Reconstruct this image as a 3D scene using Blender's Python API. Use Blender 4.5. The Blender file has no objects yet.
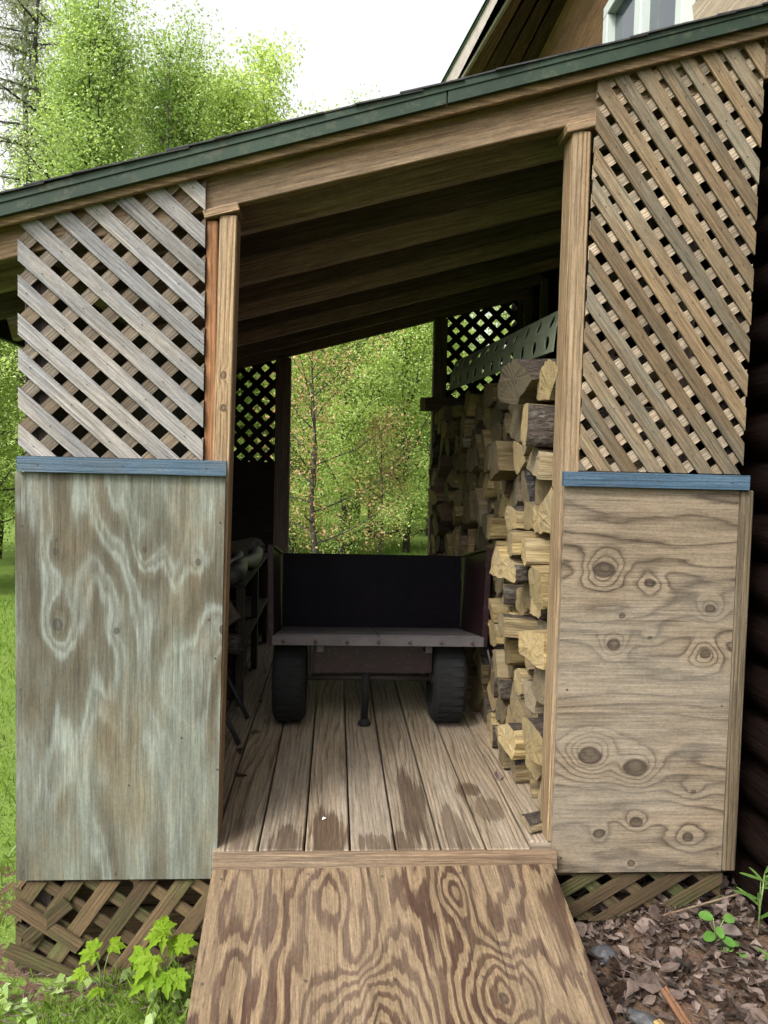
import bpy, math, random
import numpy as np
from mathutils import Vector, Matrix
random.seed(7); RNG = np.random.default_rng(11)
R = math.radians
scene = bpy.context.scene
COL = scene.collection

# ------------------------------------------------------------------ helpers
class M:
    """collects polygons (with uv + per face tint) and links them as ONE mesh object"""
    def __init__(s): s.v=[]; s.f=[]; s.uv=[]; s.mi=[]; s.t=[]; s.sm=[]
    def face(s, pts, uvs=None, mi=0, tint=0., smooth=False):
        b=len(s.v); s.v.extend([tuple(p) for p in pts]); s.f.append(tuple(range(b,b+len(pts))))
        s.uv.append(uvs if uvs else [(p[0],p[1]) for p in pts]); s.mi.append(mi); s.t.append(tint); s.sm.append(smooth)
    def idx(s, verts, faces, mi=0, tint=0., smooth=True, uvs=None):
        b=len(s.v); s.v.extend([tuple(p) for p in verts])
        for k,f in enumerate(faces):
            s.f.append(tuple(b+i for i in f)); s.mi.append(mi); s.t.append(tint); s.sm.append(smooth)
            s.uv.append([uvs[i] for i in f] if uvs else [(verts[i][0],verts[i][1]) for i in f])
    def build(s, name, mats, parent=None, bevel=0., weld=False):
        me=bpy.data.meshes.new(name); me.from_pydata(s.v,[],s.f)
        if not isinstance(mats,(list,tuple)): mats=[mats]
        for m in mats: me.materials.append(m)
        me.polygons.foreach_set('material_index', s.mi)
        me.polygons.foreach_set('use_smooth', s.sm)
        ul=me.uv_layers.new(name='UVMap'); flat=[c for u in s.uv for p in u for c in p[:2]]
        ul.data.foreach_set('uv', flat)
        a=me.attributes.new('tint','FLOAT','FACE'); a.data.foreach_set('value', s.t)
        me.update()
        o=bpy.data.objects.new(name,me); COL.objects.link(o)
        if parent is not None:
            o.parent=parent; o.location=-Vector(parent.location)
        if bevel:
            md=o.modifiers.new('bev','BEVEL'); md.width=bevel; md.segments=1; md.limit_method='ANGLE'; md.angle_limit=R(40)
        return o

def V(*a): return Vector(a)
def board(m, p0, p1, wdir, w, t, mi=0, tint=None, uvoff=None, u0=0):
    """a plank from p0 to p1 (centre line); w wide along wdir, t thick; uv u runs along the grain (metres)"""
    p0=Vector(p0); p1=Vector(p1); L=(p1-p0).length; a=(p1-p0)/L
    wd=Vector(wdir); wd=(wd-a*wd.dot(a)).normalized(); td=a.cross(wd).normalized()
    ou,ov=uvoff if uvoff else (random.random()*40, random.random()*40)
    if tint is None: tint=random.uniform(-.5,.5)
    c=[[[p0+a*(L*i)+wd*(w*(j-.5))+td*(t*(k-.5)) for k in (0,1)] for j in (0,1)] for i in (0,1)]
    b=len(m.v)
    vs=[c[i][j][k] for i in (0,1) for j in (0,1) for k in (0,1)]
    m.v.extend([tuple(p) for p in vs])
    I=lambda i,j,k: b+4*i+2*j+k
    def q(ids,uv): m.f.append(tuple(ids)); m.uv.append([(x+ou,y+ov) for x,y in uv]); m.mi.append(mi); m.t.append(tint); m.sm.append(False)
    q([I(0,0,1),I(1,0,1),I(1,1,1),I(0,1,1)],[(0,0),(L,0),(L,w),(0,w)])
    q([I(0,0,0),I(0,1,0),I(1,1,0),I(1,0,0)],[(0,0),(0,w),(L,w),(L,0)])
    q([I(0,0,0),I(1,0,0),I(1,0,1),I(0,0,1)],[(0,-.3),(L,-.3),(L,-.3+t),(0,-.3+t)])
    q([I(0,1,0),I(0,1,1),I(1,1,1),I(1,1,0)],[(0,.7),(0,.7+t),(L,.7+t),(L,.7)])
    q([I(0,0,0),I(0,0,1),I(0,1,1),I(0,1,0)],[(0,0),(0,t),(w*.05,t),(w*.05,0)])
    q([I(1,0,0),I(1,1,0),I(1,1,1),I(1,0,1)],[(L,0),(L+w*.05,0),(L+w*.05,t),(L,t)])

def prism(m, poly, org, ex, ey, t, ang=0., mi=0, tint=None, off=True, uvf=None):
    """convex polygon in the (ex,ey) plane pushed t along ex x ey; grain at angle ang in that plane"""
    org=Vector(org); ex=Vector(ex); ey=Vector(ey); n=ex.cross(ey).normalized()
    if tint is None: tint=random.uniform(-.5,.5)
    ou,ov=(random.random()*40,random.random()*40) if off else (0,0)
    ca,sa=math.cos(ang),math.sin(ang)
    uv=[(x*ca+y*sa+ou, -x*sa+y*ca+ov) for x,y in poly]
    P=[org+ex*x+ey*y for x,y in poly]; N=len(P); b=len(m.v)
    m.v.extend([tuple(p+n*t) for p in P]); m.v.extend([tuple(p) for p in P])
    def q(ids,u): m.f.append(tuple(ids)); m.uv.append(u); m.mi.append(mi); m.t.append(tint); m.sm.append(False)
    q([b+i for i in range(N)],uv); q([b+N+i for i in reversed(range(N))],[uv[i] for i in reversed(range(N))])
    for i in range(N):
        j=(i+1)%N
        q([b+N+i,b+N+j,b+j,b+i],[uv[i],uv[j],(uv[j][0],uv[j][1]+t),(uv[i][0],uv[i][1]+t)])

def clip(poly, a, b, c):      # keep a*x+b*y<=c
    out=[]
    for i in range(len(poly)):
        p,q=poly[i],poly[(i+1)%len(poly)]; dp=a*p[0]+b*p[1]-c; dq=a*q[0]+b*q[1]-c
        if dp<=0: out.append(p)
        if dp*dq<0:
            s=dp/(dp-dq); out.append((p[0]+(q[0]-p[0])*s,p[1]+(q[1]-p[1])*s))
    return out
def clip_poly(poly, region):
    for i in range(len(region)):
        p,q=region[i],region[(i+1)%len(region)]
        nx,ny=(q[1]-p[1]),-(q[0]-p[0]); poly=clip(poly,nx,ny,nx*p[0]+ny*p[1])
        if len(poly)<3: return []
    return poly

def tube(m, pts, rad, n=8, mi=0, tint=0., cap=True):
    pts=[Vector(p) for p in pts]; rad=rad if isinstance(rad,(list,tuple)) else [rad]*len(pts)
    vs=[];uv=[];fs=[]; L=0; px=None
    for i,p in enumerate(pts):
        d=(pts[min(i+1,len(pts)-1)]-pts[max(i-1,0)]).normalized()
        if px is None:
            px=d.orthogonal().normalized()
        else:
            px=(px-d*px.dot(d)).normalized()
        py=d.cross(px)
        if i: L+=(p-pts[i-1]).length
        for k in range(n):
            a=2*math.pi*k/n; vs.append(p+px*(math.cos(a)*rad[i])+py*(math.sin(a)*rad[i])); uv.append((L,k/n*.3))
    for i in range(len(pts)-1):
        for k in range(n):
            k2=(k+1)%n; fs.append((i*n+k,i*n+k2,(i+1)*n+k2,(i+1)*n+k))
    if cap: fs.append(tuple(reversed(range(n)))); fs.append(tuple((len(pts)-1)*n+k for k in range(n)))
    m.idx(vs,fs,mi,tint,True,uv)

def lathe(m, c, axis, prof, n=28, mi=0):
    """prof: list of (along axis, radius)"""
    c=Vector(c); ax=Vector(axis).normalized(); x=ax.orthogonal().normalized(); y=ax.cross(x)
    vs=[];fs=[];uv=[]
    for i,(h,r) in enumerate(prof):
        for k in range(n):
            a=2*math.pi*k/n; vs.append(c+ax*h+x*(r*math.cos(a))+y*(r*math.sin(a))); uv.append((i*.05,k/n))
    for i in range(len(prof)-1):
        for k in range(n):
            k2=(k+1)%n; fs.append((i*n+k,i*n+k2,(i+1)*n+k2,(i+1)*n+k))
    fs.append(tuple(reversed(range(n)))); fs.append(tuple((len(prof)-1)*n+k for k in range(n)))
    m.idx(vs,fs,mi,0,True,uv)

def tag(o,label=None,cat=None,group=None,kind=None):
    if label: o['label']=label
    if cat: o['category']=cat
    if group: o['group']=group
    if kind: o['kind']=kind
    return o
def thing(name,label,cat,loc=(0,0,0),group=None):
    o=bpy.data.objects.new(name,None); COL.objects.link(o); o.location=loc; o.empty_display_size=.1
    return tag(o,label,cat,group)

# ------------------------------------------------------------------ materials
class N:
    def __init__(s,name):
        s.m=bpy.data.materials.new(name); s.m.use_nodes=True; s.t=s.m.node_tree; s.t.nodes.clear()
        s.out=s.t.nodes.new('ShaderNodeOutputMaterial')
    def n(s,typ,**kw):
        x=s.t.nodes.new(typ)
        for k,v in kw.items(): setattr(x,k,v)
        return x
    def link(s,a,b): s.t.links.new(a,b)
    def val(s,sock,v):
        if hasattr(v,'is_linked') or isinstance(v,bpy.types.NodeSocket): s.link(v,sock)
        else: sock.default_value=v
    def math(s,op,a,b=0.,c=None,clamp=False):
        x=s.n('ShaderNodeMath',operation=op,use_clamp=clamp); s.val(x.inputs[0],a); s.val(x.inputs[1],b)
        if c is not None: s.val(x.inputs[2],c)
        return x.outputs[0]
    def mix(s,f,a,b,mode='MIX'):
        x=s.n('ShaderNodeMix',data_type='RGBA',blend_type=mode); s.val(x.inputs[0],f)
        for k,v in ((6,a),(7,b)):
            if isinstance(v,(tuple,list)): v=tuple(v)+((1,) if len(v)==3 else ())
            s.val(x.inputs[k],v)
        return x.outputs[2]
    def xyz(s,x,y,z=0.):
        c=s.n('ShaderNodeCombineXYZ'); s.val(c.inputs[0],x); s.val(c.inputs[1],y); s.val(c.inputs[2],z); return c.outputs[0]
    def sep(s,v):
        c=s.n('ShaderNodeSeparateXYZ'); s.link(v,c.inputs[0]); return c.outputs
    def noise(s,vec,scale=1.,detail=2.,rough=.5,dist=0.):
        x=s.n('ShaderNodeTexNoise'); s.link(vec,x.inputs['Vector']); x.inputs['Scale'].default_value=scale
        x.inputs['Detail'].default_value=detail; x.inputs['Roughness'].default_value=rough; x.inputs['Distortion'].default_value=dist
        return x.outputs[0]
    def ramp(s,f,stops,interp='LINEAR'):
        x=s.n('ShaderNodeValToRGB'); s.val(x.inputs[0],f); cr=x.color_ramp; cr.interpolation=interp
        while len(cr.elements)<len(stops): cr.elements.new(.5)
        for e,(p,c) in zip(cr.elements,stops):
            e.position=p; e.color=(c,c,c,1) if not isinstance(c,(tuple,list)) else tuple(c)+(1,)
        return x.outputs[0]
    def mapr(s,v,a,b,c=0.,d=1.,smooth=False):
        x=s.n('ShaderNodeMapRange',interpolation_type='SMOOTHSTEP' if smooth else 'LINEAR'); s.val(x.inputs[0],v)
        for i,k in enumerate((a,b,c,d)): x.inputs[i+1].default_value=k
        return x.outputs[0]
    def bsdf(s,col,rough=.8,bump=None,bstr=.3,bdist=.004,spec=.3,metal=0.):
        b=s.n('ShaderNodeBsdfPrincipled')
        if isinstance(col,(tuple,list)): col=tuple(col)+(1,)
        s.val(b.inputs['Base Color'],col); s.val(b.inputs['Roughness'],rough); b.inputs['Specular IOR Level'].default_value=spec; b.inputs['Metallic'].default_value=metal
        if bump is not None:
            k=s.n('ShaderNodeBump'); k.inputs['Strength'].default_value=bstr; k.inputs['Distance'].default_value=bdist
            s.link(bump,k.inputs['Height']); s.link(k.outputs[0],b.inputs['Normal'])
        s.link(b.outputs[0],s.out.inputs[0]); return b

def wood(name, light, dark, freq=45., amp=2.5, nu=.9, nv=7., amp2=.35, contrast=.6, grey=None, gamt=.4, gscale=(1.2,9.),
         knots=(), kasp=1.7, rough=.82, ramp=((0,0),(.55,.25),(.86,1),(1,.0)), fib=.35, tintamt=.45, stain=None, bstr=.35, core=(.05,.032,.02), moss=None, rand=True, jag=0., crack=.5, full=False, blotch=.45, grit=.14, spec=.25):
    k=N(name); uvn=k.n('ShaderNodeUVMap'); uvn.uv_map='UVMap'; u,v,_=k.sep(uvn.outputs[0])
    at=k.n('ShaderNodeAttribute'); at.attribute_name='tint'; tint=at.outputs['Fac']
    n1=k.noise(k.xyz(k.math('MULTIPLY',u,nu),k.math('MULTIPLY',v,nv),1.7),1,2.5,.5)
    n2=k.noise(k.xyz(k.math('MULTIPLY',u,nu*5),k.math('MULTIPLY',v,nv*5),5.1),1,2,.6)
    h=k.math('ADD',k.math('MULTIPLY',v,freq),k.math('MULTIPLY',n1,amp)); h=k.math('ADD',h,k.math('MULTIPLY',n2,amp2))
    if jag:
        n3=k.noise(k.xyz(k.math('MULTIPLY',u,3.5),k.math('MULTIPLY',v,42.),2.2),1,4,.68)
        h=k.math('ADD',h,k.math('MULTIPLY',n3,jag))
    corem=None
    if knots:
        w1=k.noise(k.xyz(k.math('MULTIPLY',u,13.),k.math('MULTIPLY',v,16.),21.3),1,1.5,.5); w2=k.noise(k.xyz(k.math('MULTIPLY',u,13.),k.math('MULTIPLY',v,16.),37.9),1,1.5,.5)
        w1=k.math('MULTIPLY_ADD',w1,1.5,-.75); w2=k.math('MULTIPLY_ADD',w2,1.5,-.75)
    for (ku,kv,kr,ka,kc) in knots:
        su=k.math('MULTIPLY',k.math('SUBTRACT',u,ku),1/(kr*kasp)); sv=k.math('MULTIPLY',k.math('SUBTRACT',v,kv),1/kr); wa=min(.5,.011/kr); su=k.math('MULTIPLY_ADD',w1,wa,su); sv=k.math('MULTIPLY_ADD',w2,wa,sv)
        d2=k.math('ADD',k.math('MULTIPLY',su,su),k.math('MULTIPLY',sv,sv))
        g=k.math('EXPONENT',k.math('MULTIPLY',d2,-1.)); h=k.math('MULTIPLY_ADD',g,ka,h)
        if kc:
            cu=k.math('MULTIPLY',su,kasp*.75)
            c2=k.math('ADD',k.math('MULTIPLY',cu,cu),k.math('MULTIPLY',sv,sv))
            c2=k.math('ADD',c2,k.math('MULTIPLY',n2,.10))
            c=k.mapr(c2,kc*kc+.05,kc*kc*1.9+.06,1,0,True); c=k.math('MULTIPLY',c,k.mapr(d2,0.,kc*kc*1.5,.62,.95))
            corem=c if corem is None else k.math('MAXIMUM',corem,c)
    fr=k.math('FRACT',h)
    band=k.ramp(fr,ramp)
    strk=k.noise(k.xyz(k.math('MULTIPLY',u,4.),k.math('MULTIPLY',v,120.),7.7),1,3,.65)
    fibn=k.noise(k.xyz(k.math('MULTIPLY',u,18.),k.math('MULTIPLY',v,260.),0.3),1,3,.7)
    gritn=k.noise(k.xyz(k.math('MULTIPLY',u,90.),k.math('MULTIPLY',v,150.),4.3),1,4,.75)
    bln=k.noise(k.xyz(k.math('MULTIPLY',u,3.2),k.math('MULTIPLY',v,11.),6.1),1,4,.65)
    band=k.math('MULTIPLY',band,k.mapr(bln,.38,.60,1-blotch,1.,True))
    big=k.noise(k.xyz(k.math('MULTIPLY',u,gscale[0]),k.math('MULTIPLY',v,gscale[1]),9.3),1,3,.6)
    cmod=k.math('MULTIPLY',band,contrast if full else k.mapr(n1,.3,.7,contrast*.55,contrast))
    col=k.mix(cmod,light,dark)
    if grey is not None:
        col=k.mix(k.mapr(big,.38,.66,0,gamt,True),col,grey)
    if moss is not None:
        ms=k.noise(k.xyz(k.math('MULTIPLY',u,2.),k.math('MULTIPLY',v,5.),3.9),1,4,.7)
        col=k.mix(k.mapr(ms,.45,.7,0,moss[1],True),col,moss[0])
    if stain is not None:
        tc=k.n('ShaderNodeTexCoord'); ox,oy,oz=k.sep(tc.outputs['Object']); sm=None
        for (x,y,rx,ry,amt) in stain:
            a=k.math('MULTIPLY',k.math('SUBTRACT',ox,x),1/rx); b=k.math('MULTIPLY',k.math('SUBTRACT',oy,y),1/ry)
            d=k.math('ADD',k.math('MULTIPLY',a,a),k.math('MULTIPLY',b,b))
            d=k.math('ADD',d,k.math('MULTIPLY',k.math('SUBTRACT',strk,.5),2.6)); d=k.math('ADD',d,k.math('MULTIPLY',k.math('SUBTRACT',n2,.5),2.5))
            q=k.mapr(d,.55,1.1,amt,0,True); sm=q if sm is None else k.math('MAXIMUM',sm,q)
        col=k.mix(sm,col,(.055,.034,.02))
    if corem is not None: col=k.mix(corem,col,core)
    f2=k.mapr(fibn,.25,.75,1-fib,1+fib); f2=k.math('MULTIPLY',f2,k.math('MULTIPLY_ADD',tint,tintamt,1.))
    f2=k.math('MULTIPLY',f2,k.mapr(big,.25,.75,.82,1.18)); f2=k.math('MULTIPLY',f2,k.mapr(strk,.3,.7,1-fib*1.15,1+fib*1.15))
    ck=k.noise(k.xyz(k.math('MULTIPLY',u,2.2),k.math('MULTIPLY',v,150.),13.1),1,2,.55)
    ckm=k.mapr(ck,.27,.34,1-crack,1.); f2=k.math('MULTIPLY',f2,ckm); f2=k.math('MULTIPLY',f2,k.mapr(gritn,.3,.7,1-grit,1+grit)); f2=k.math('MULTIPLY',f2,k.mapr(bln,.3,.7,.86,1.12))
    spk=k.mapr(gritn,.70,.76,1,.55); f2=k.math('MULTIPLY',f2,spk)
    sc=k.n('ShaderNodeVectorMath',operation='SCALE'); k.link(col,sc.inputs[0]); k.link(f2,sc.inputs['Scale'])
    bh=k.math('ADD',k.math('MULTIPLY',band,-.35),k.math('MULTIPLY',strk,.9)); bh=k.math('ADD',bh,k.math('MULTIPLY',ckm,1.2)); bh=k.math('ADD',bh,k.math('MULTIPLY',gritn,.5))
    k.bsdf(sc.outputs[0],rough,bh,min(1.,bstr*2.),.003,spec)
    return k.m

MAT={}
# weathered framing lumber, boards, lattice
MAT['post']=wood('post_wood',(.26,.18,.10),(.075,.04,.018),freq=58,amp=3,nu=.6,nv=9,grey=(.19,.15,.105),gamt=.5,contrast=1.,full=True,fib=.3,knots=[(1.475,.028,.016,1.5,.5),(1.375,.026,.009,1.,.8),(.62,.03,.014,1.2,.45)],kasp=1.3)
MAT['redpost']=wood('red_wood',(.24,.115,.05),(.09,.038,.018),freq=70,amp=2.6,nu=.6,nv=9,contrast=.7)
MAT['header']=wood('header_wood',(.235,.155,.09),(.08,.046,.025),freq=18,amp=7,nu=.5,nv=5,grey=(.175,.13,.088),gamt=.6,contrast=.8,tintamt=.2,jag=.3)
MAT['dim']=wood('rafter_wood',(.27,.205,.19),(.13,.095,.085),freq=24,amp=4,nu=.6,nv=4,contrast=.6,grey=(.235,.18,.175),gamt=.6,tintamt=1.)
MAT['deck']=wood('deck_wood',(.215,.165,.112),(.06,.038,.022),freq=42,amp=9,nu=.6,nv=6,amp2=.4,contrast=.95,full=True,grey=(.175,.152,.122),gamt=.5,tintamt=.4,blotch=.4,fib=.26,jag=.28,
   stain=[(.0,2.48,.07,.20,.92),(.30,2.72,.05,.36,.8),(.43,2.5,.06,.22,.6),(.15,2.42,.06,.08,.7),(-.13,2.44,.06,.12,.75),(.52,2.85,.045,.07,.85),(.57,2.68,.06,.10,.6),(.24,2.42,.06,.10,.7),(-.28,2.5,.05,.16,.5)])
MAT['trimwood']=wood('corner_trim_wood',(.13,.098,.060),(.05,.032,.018),freq=60,amp=3,nu=.6,nv=9,grey=(.10,.086,.06),gamt=.6,contrast=.9,full=True)
MAT['sill']=wood('threshold_wood',(.155,.105,.065),(.07,.04,.024),freq=40,amp=2.5,contrast=.6,grey=(.12,.095,.07),gamt=.5)
MAT['latL']=wood('grey_lattice_wood',(.195,.192,.192),(.088,.078,.068),freq=110,amp=2,nu=.8,nv=8,contrast=.6,grey=(.18,.158,.13),gamt=.65,gscale=(2.,14.),fib=.32,tintamt=.6)
MAT['latLb']=wood('tan_lattice_wood',(.115,.087,.058),(.055,.037,.023),freq=110,amp=2,nu=.8,nv=8,contrast=.5,grey=(.13,.115,.095),gamt=.6,fib=.3,tintamt=.8)
MAT['latR']=wood('brown_lattice_wood',(.165,.115,.064),(.072,.044,.022),freq=110,amp=2,nu=.8,nv=8,contrast=.5,grey=(.118,.105,.077),gamt=.85,gscale=(1.4,10.),fib=.32,tintamt=.55)
MAT['latRb']=wood('pale_lattice_wood',(.31,.25,.18),(.16,.11,.066),freq=110,amp=2,nu=.8,nv=8,contrast=.45,grey=(.17,.125,.08),gamt=.7,fib=.3,tintamt=.7)
MAT['skirt']=wood('mossy_skirt_wood',(.082,.054,.028),(.032,.021,.011),freq=90,amp=2,contrast=.5,moss=((.05,.062,.018),.9),fib=.3,tintamt=.8)
MAT['sheath']=wood('roof_plank_wood',(.17,.13,.10),(.09,.065,.048),freq=24,amp=4,nu=.6,nv=4,contrast=.5,tintamt=.6)
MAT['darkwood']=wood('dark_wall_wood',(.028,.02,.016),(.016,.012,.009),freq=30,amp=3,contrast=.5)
# plywood
MAT['plyL']=wood('grey_plywood',(.055,.044,.026),(.182,.197,.172),freq=2.4,amp=8.,nu=.42,nv=2.9,amp2=.6,contrast=1.,full=True,fib=.22,rough=.78,crack=.4,blotch=.32,grit=.16,
   ramp=((0,.30),(.25,.08),(.42,.25),(.50,.8),(.58,1),(.68,.45),(.80,.62),(.90,.9),(1,.30)),jag=.5,grey=(.125,.137,.112),gamt=.7,gscale=(1.5,5.),
   knots=[(.80,.125,.05,.9,.22),(1.02,.12,.03,.4,.22),(1.03,.385,.035,.6,.17),(1.00,.545,.035,.5,.20),(.79,.625,.07,1.2,.08),(.78,.30,.03,.3,.22),(1.25,.33,.20,1.6,0),(.35,.19,.16,1.2,0),(.62,.48,.10,1.,0)],kasp=1.5,bstr=.15,core=(.035,.033,.028),moss=((.125,.098,.058),.65))
MAT['plyR']=wood('tan_plywood',(.192,.148,.100),(.028,.017,.010),freq=11,amp=9,nu=.8,nv=3.8,amp2=.8,contrast=.9,full=True,fib=.22,rough=.8,jag=.6,crack=.5,blotch=.22,grit=.2,
   ramp=((0,0),(.40,.06),(.62,.42),(.78,1),(.88,.35),(1,0)),grey=(.155,.136,.108),gamt=.55,gscale=(1.6,4.),
   knots=[(.135,.985,.056,4.4,.38),(.285,.945,.040,2.4,.30),(.49,.865,.034,2.6,.32),(.175,.745,.036,3.2,.42),(.475,.72,.042,3.4,.30),(.295,.77,.030,.8,.15),
          (.115,.385,.066,5.2,.36),(.265,.345,.054,4.2,.46),(.455,.265,.036,1.,.15),(.15,.13,.036,1.6,.34),(.275,.165,.030,2.,.46),(.45,.115,.045,1.5,.26),(.262,.03,.012,.6,.7),(.20,.84,.010,.5,.7)],kasp=1.15,bstr=.2,core=(.036,.025,.017),tintamt=0)
MAT['ramp']=wood('ramp_plywood',(.162,.113,.064),(.036,.0165,.0095),freq=3.6,amp=11,nu=1.0,nv=4.4,amp2=1.3,contrast=1.,full=True,fib=.26,rough=.75,jag=1.15,crack=.5,blotch=.2,grit=.2,
   ramp=((0,.10),(.12,.28),(.18,.02),(.32,.10),(.40,.45),(.48,.95),(.82,1),(.89,.30),(1,.10)),grey=(.115,.086,.060),gamt=.4,gscale=(1.8,6.),
   knots=[(.445,.80,.115,5.,.05),(.56,.46,.15,6.,0),(.40,.45,.04,.8,.1),(.10,.72,.05,1.,.06),(.12,.32,.10,1.6,0),(.33,.2,.10,1.2,0),(.85,.3,.12,4,.1),(.95,.75,.1,3,.1)],kasp=1.25,bstr=.3,tintamt=0)
MAT['bluewood']=wood('blue_painted_board',(.044,.080,.120),(.029,.053,.08),freq=60,amp=3,nu=.6,nv=9,contrast=.6,fib=.18,grey=(.055,.088,.118),gamt=.5,moss=((.085,.085,.078),.5),tintamt=.1,rough=.6,crack=.5,grit=.2)

def simple(name,col,rough=.6,metal=0.,var=.15,scale=12.,spec=.4,bstr=.1,dirt=None):
    k=N(name); tc=k.n('ShaderNodeTexCoord'); n=k.noise(tc.outputs['Object'],scale,5,.6); n2=k.noise(tc.outputs['Object'],scale*7,3,.6)
    c=k.mix(k.mapr(n,.3,.7,0,1),tuple(x*(1-var) for x in col),tuple(min(1,x*(1+var)) for x in col))
    if dirt: c=k.mix(k.mapr(n2,.52,.7,0,dirt[1],True),c,dirt[0])
    k.bsdf(c,rough,n2,bstr,.002,spec,metal); return k.m
MAT['blue']=simple('blue_paint',(.036,.077,.128),.55,var=.12,dirt=((.075,.085,.09),.6))
MAT['green']=simple('green_painted_metal',(.017,.032,.020),.65,var=.35,scale=4,dirt=((.055,.060,.036),.6),spec=.25)
MAT['shingle']=simple('asphalt_shingle',(.035,.035,.037),.95,var=.4,scale=30,bstr=.6)
MAT['screw']=simple('rusty_screw',(.05,.04,.035),.5)
MAT['rubber']=simple('tyre_rubber',(.004,.004,.0042),.9,var=.3)
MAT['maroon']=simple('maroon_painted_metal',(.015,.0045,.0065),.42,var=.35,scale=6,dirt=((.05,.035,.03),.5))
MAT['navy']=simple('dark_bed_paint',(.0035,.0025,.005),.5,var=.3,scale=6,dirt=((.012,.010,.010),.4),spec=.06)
MAT['bed']=simple('worn_bed_floor',(.075,.066,.068),.6,var=.3,scale=8,dirt=((.10,.06,.05),.6))
MAT['steel']=simple('dull_steel',(.05,.045,.042),.6,.4,dirt=((.10,.05,.03),.6))
MAT['black']=simple('black_metal',(.02,.02,.021),.45)
MAT['tarp']=simple('grey_tarp',(.045,.045,.047),.55,var=.25,scale=9,bstr=.5)
MAT['bluegrey']=simple('pale_green_plastic',(.17,.195,.13),.6,var=.2,scale=14,dirt=((.12,.13,.09),.5))
MAT['trimgreen']=simple('green_trim',(.10,.17,.13),.5)
MAT['trimpale']=simple('pale_fascia_paint',(.34,.30,.26),.7,var=.2)
MAT['winframe']=simple('pale_window_frame',(.40,.44,.41),.5,var=.08)
MAT['stone']=simple('dark_stone',(.05,.05,.052),.55,var=.4,scale=25,bstr=.5)
MAT['paper']=simple('white_scrap',(.75,.75,.73),.8)
MAT['splinter']=wood('yellow_splinter_wood',(.36,.24,.09),(.2,.12,.04),freq=90,amp=2)
MAT['stake']=wood('red_stake_wood',(.13,.065,.034),(.065,.03,.016),freq=90,amp=2)
MAT['soffit']=wood('soffit_wood',(.13,.075,.043),(.06,.034,.02),freq=9,amp=2,contrast=.6,tintamt=.9)
MAT['logwall']=wood('log_siding_wood',(.0065,.0038,.003),(.003,.002,.0016),freq=30,amp=3,contrast=.5,spec=.02,rough=1.)  # deep shade of the narrow gap is put into this near-black colour
MAT['lap']=wood('lap_siding_wood',(.34,.275,.20),(.25,.19,.125),freq=35,amp=3,contrast=.3,tintamt=.25,fib=.12,crack=.2)
MAT['shadedwall']=wood('shaded_siding_wood',(.14,.08,.035),(.075,.04,.018),freq=30,amp=3,contrast=.5,tintamt=.3)  # same house siding, its colour darkened to paint in the soffit's shade
def glass():
    k=N('window_glass'); b=k.bsdf((.03,.04,.05),.04,spec=.9); return k.m
MAT['glass']=glass()

# firewood
def split_mat(name,a,b):
    k=N(name); tc=k.n('ShaderNodeTexCoord'); oi=k.n('ShaderNodeObjectInfo'); r=oi.outputs['Random']
    x,y,z=k.sep(tc.outputs['Object']); rr=k.math('MULTIPLY',r,37.)
    n=k.noise(k.xyz(k.math('MULTIPLY',x,4.),k.math('ADD',k.math('MULTIPLY',y,75.),rr),k.math('MULTIPLY',z,75.)),1,5,.72)
    g=k.noise(k.xyz(k.math('MULTIPLY',x,3.),k.math('ADD',k.math('MULTIPLY',y,6.),rr),k.math('MULTIPLY',z,6.)),1,3,.6)
    a2=k.mix(k.mapr(k.math('FRACT',k.math('MULTIPLY',r,13.7)),.45,.9,0,.75),a,(.20,.17,.13)); c=k.mix(k.mapr(n,.36,.64,0,1),a2,b); c=k.mix(k.mapr(n,.60,.68,0,.7),c,(.07,.045,.022)); c=k.mix(k.mapr(g,.42,.68,0,.7,True),c,(.20,.165,.11))
    f=k.math('MULTIPLY_ADD',k.math('FRACT',k.math('MULTIPLY',r,7.3)),.75,.42)
    sc=k.n('ShaderNodeVectorMath',operation='SCALE'); k.link(c,sc.inputs[0]); k.link(f,sc.inputs['Scale'])
    k.bsdf(sc.outputs[0],.88,n,1.,.012,.2); return k.m
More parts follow.
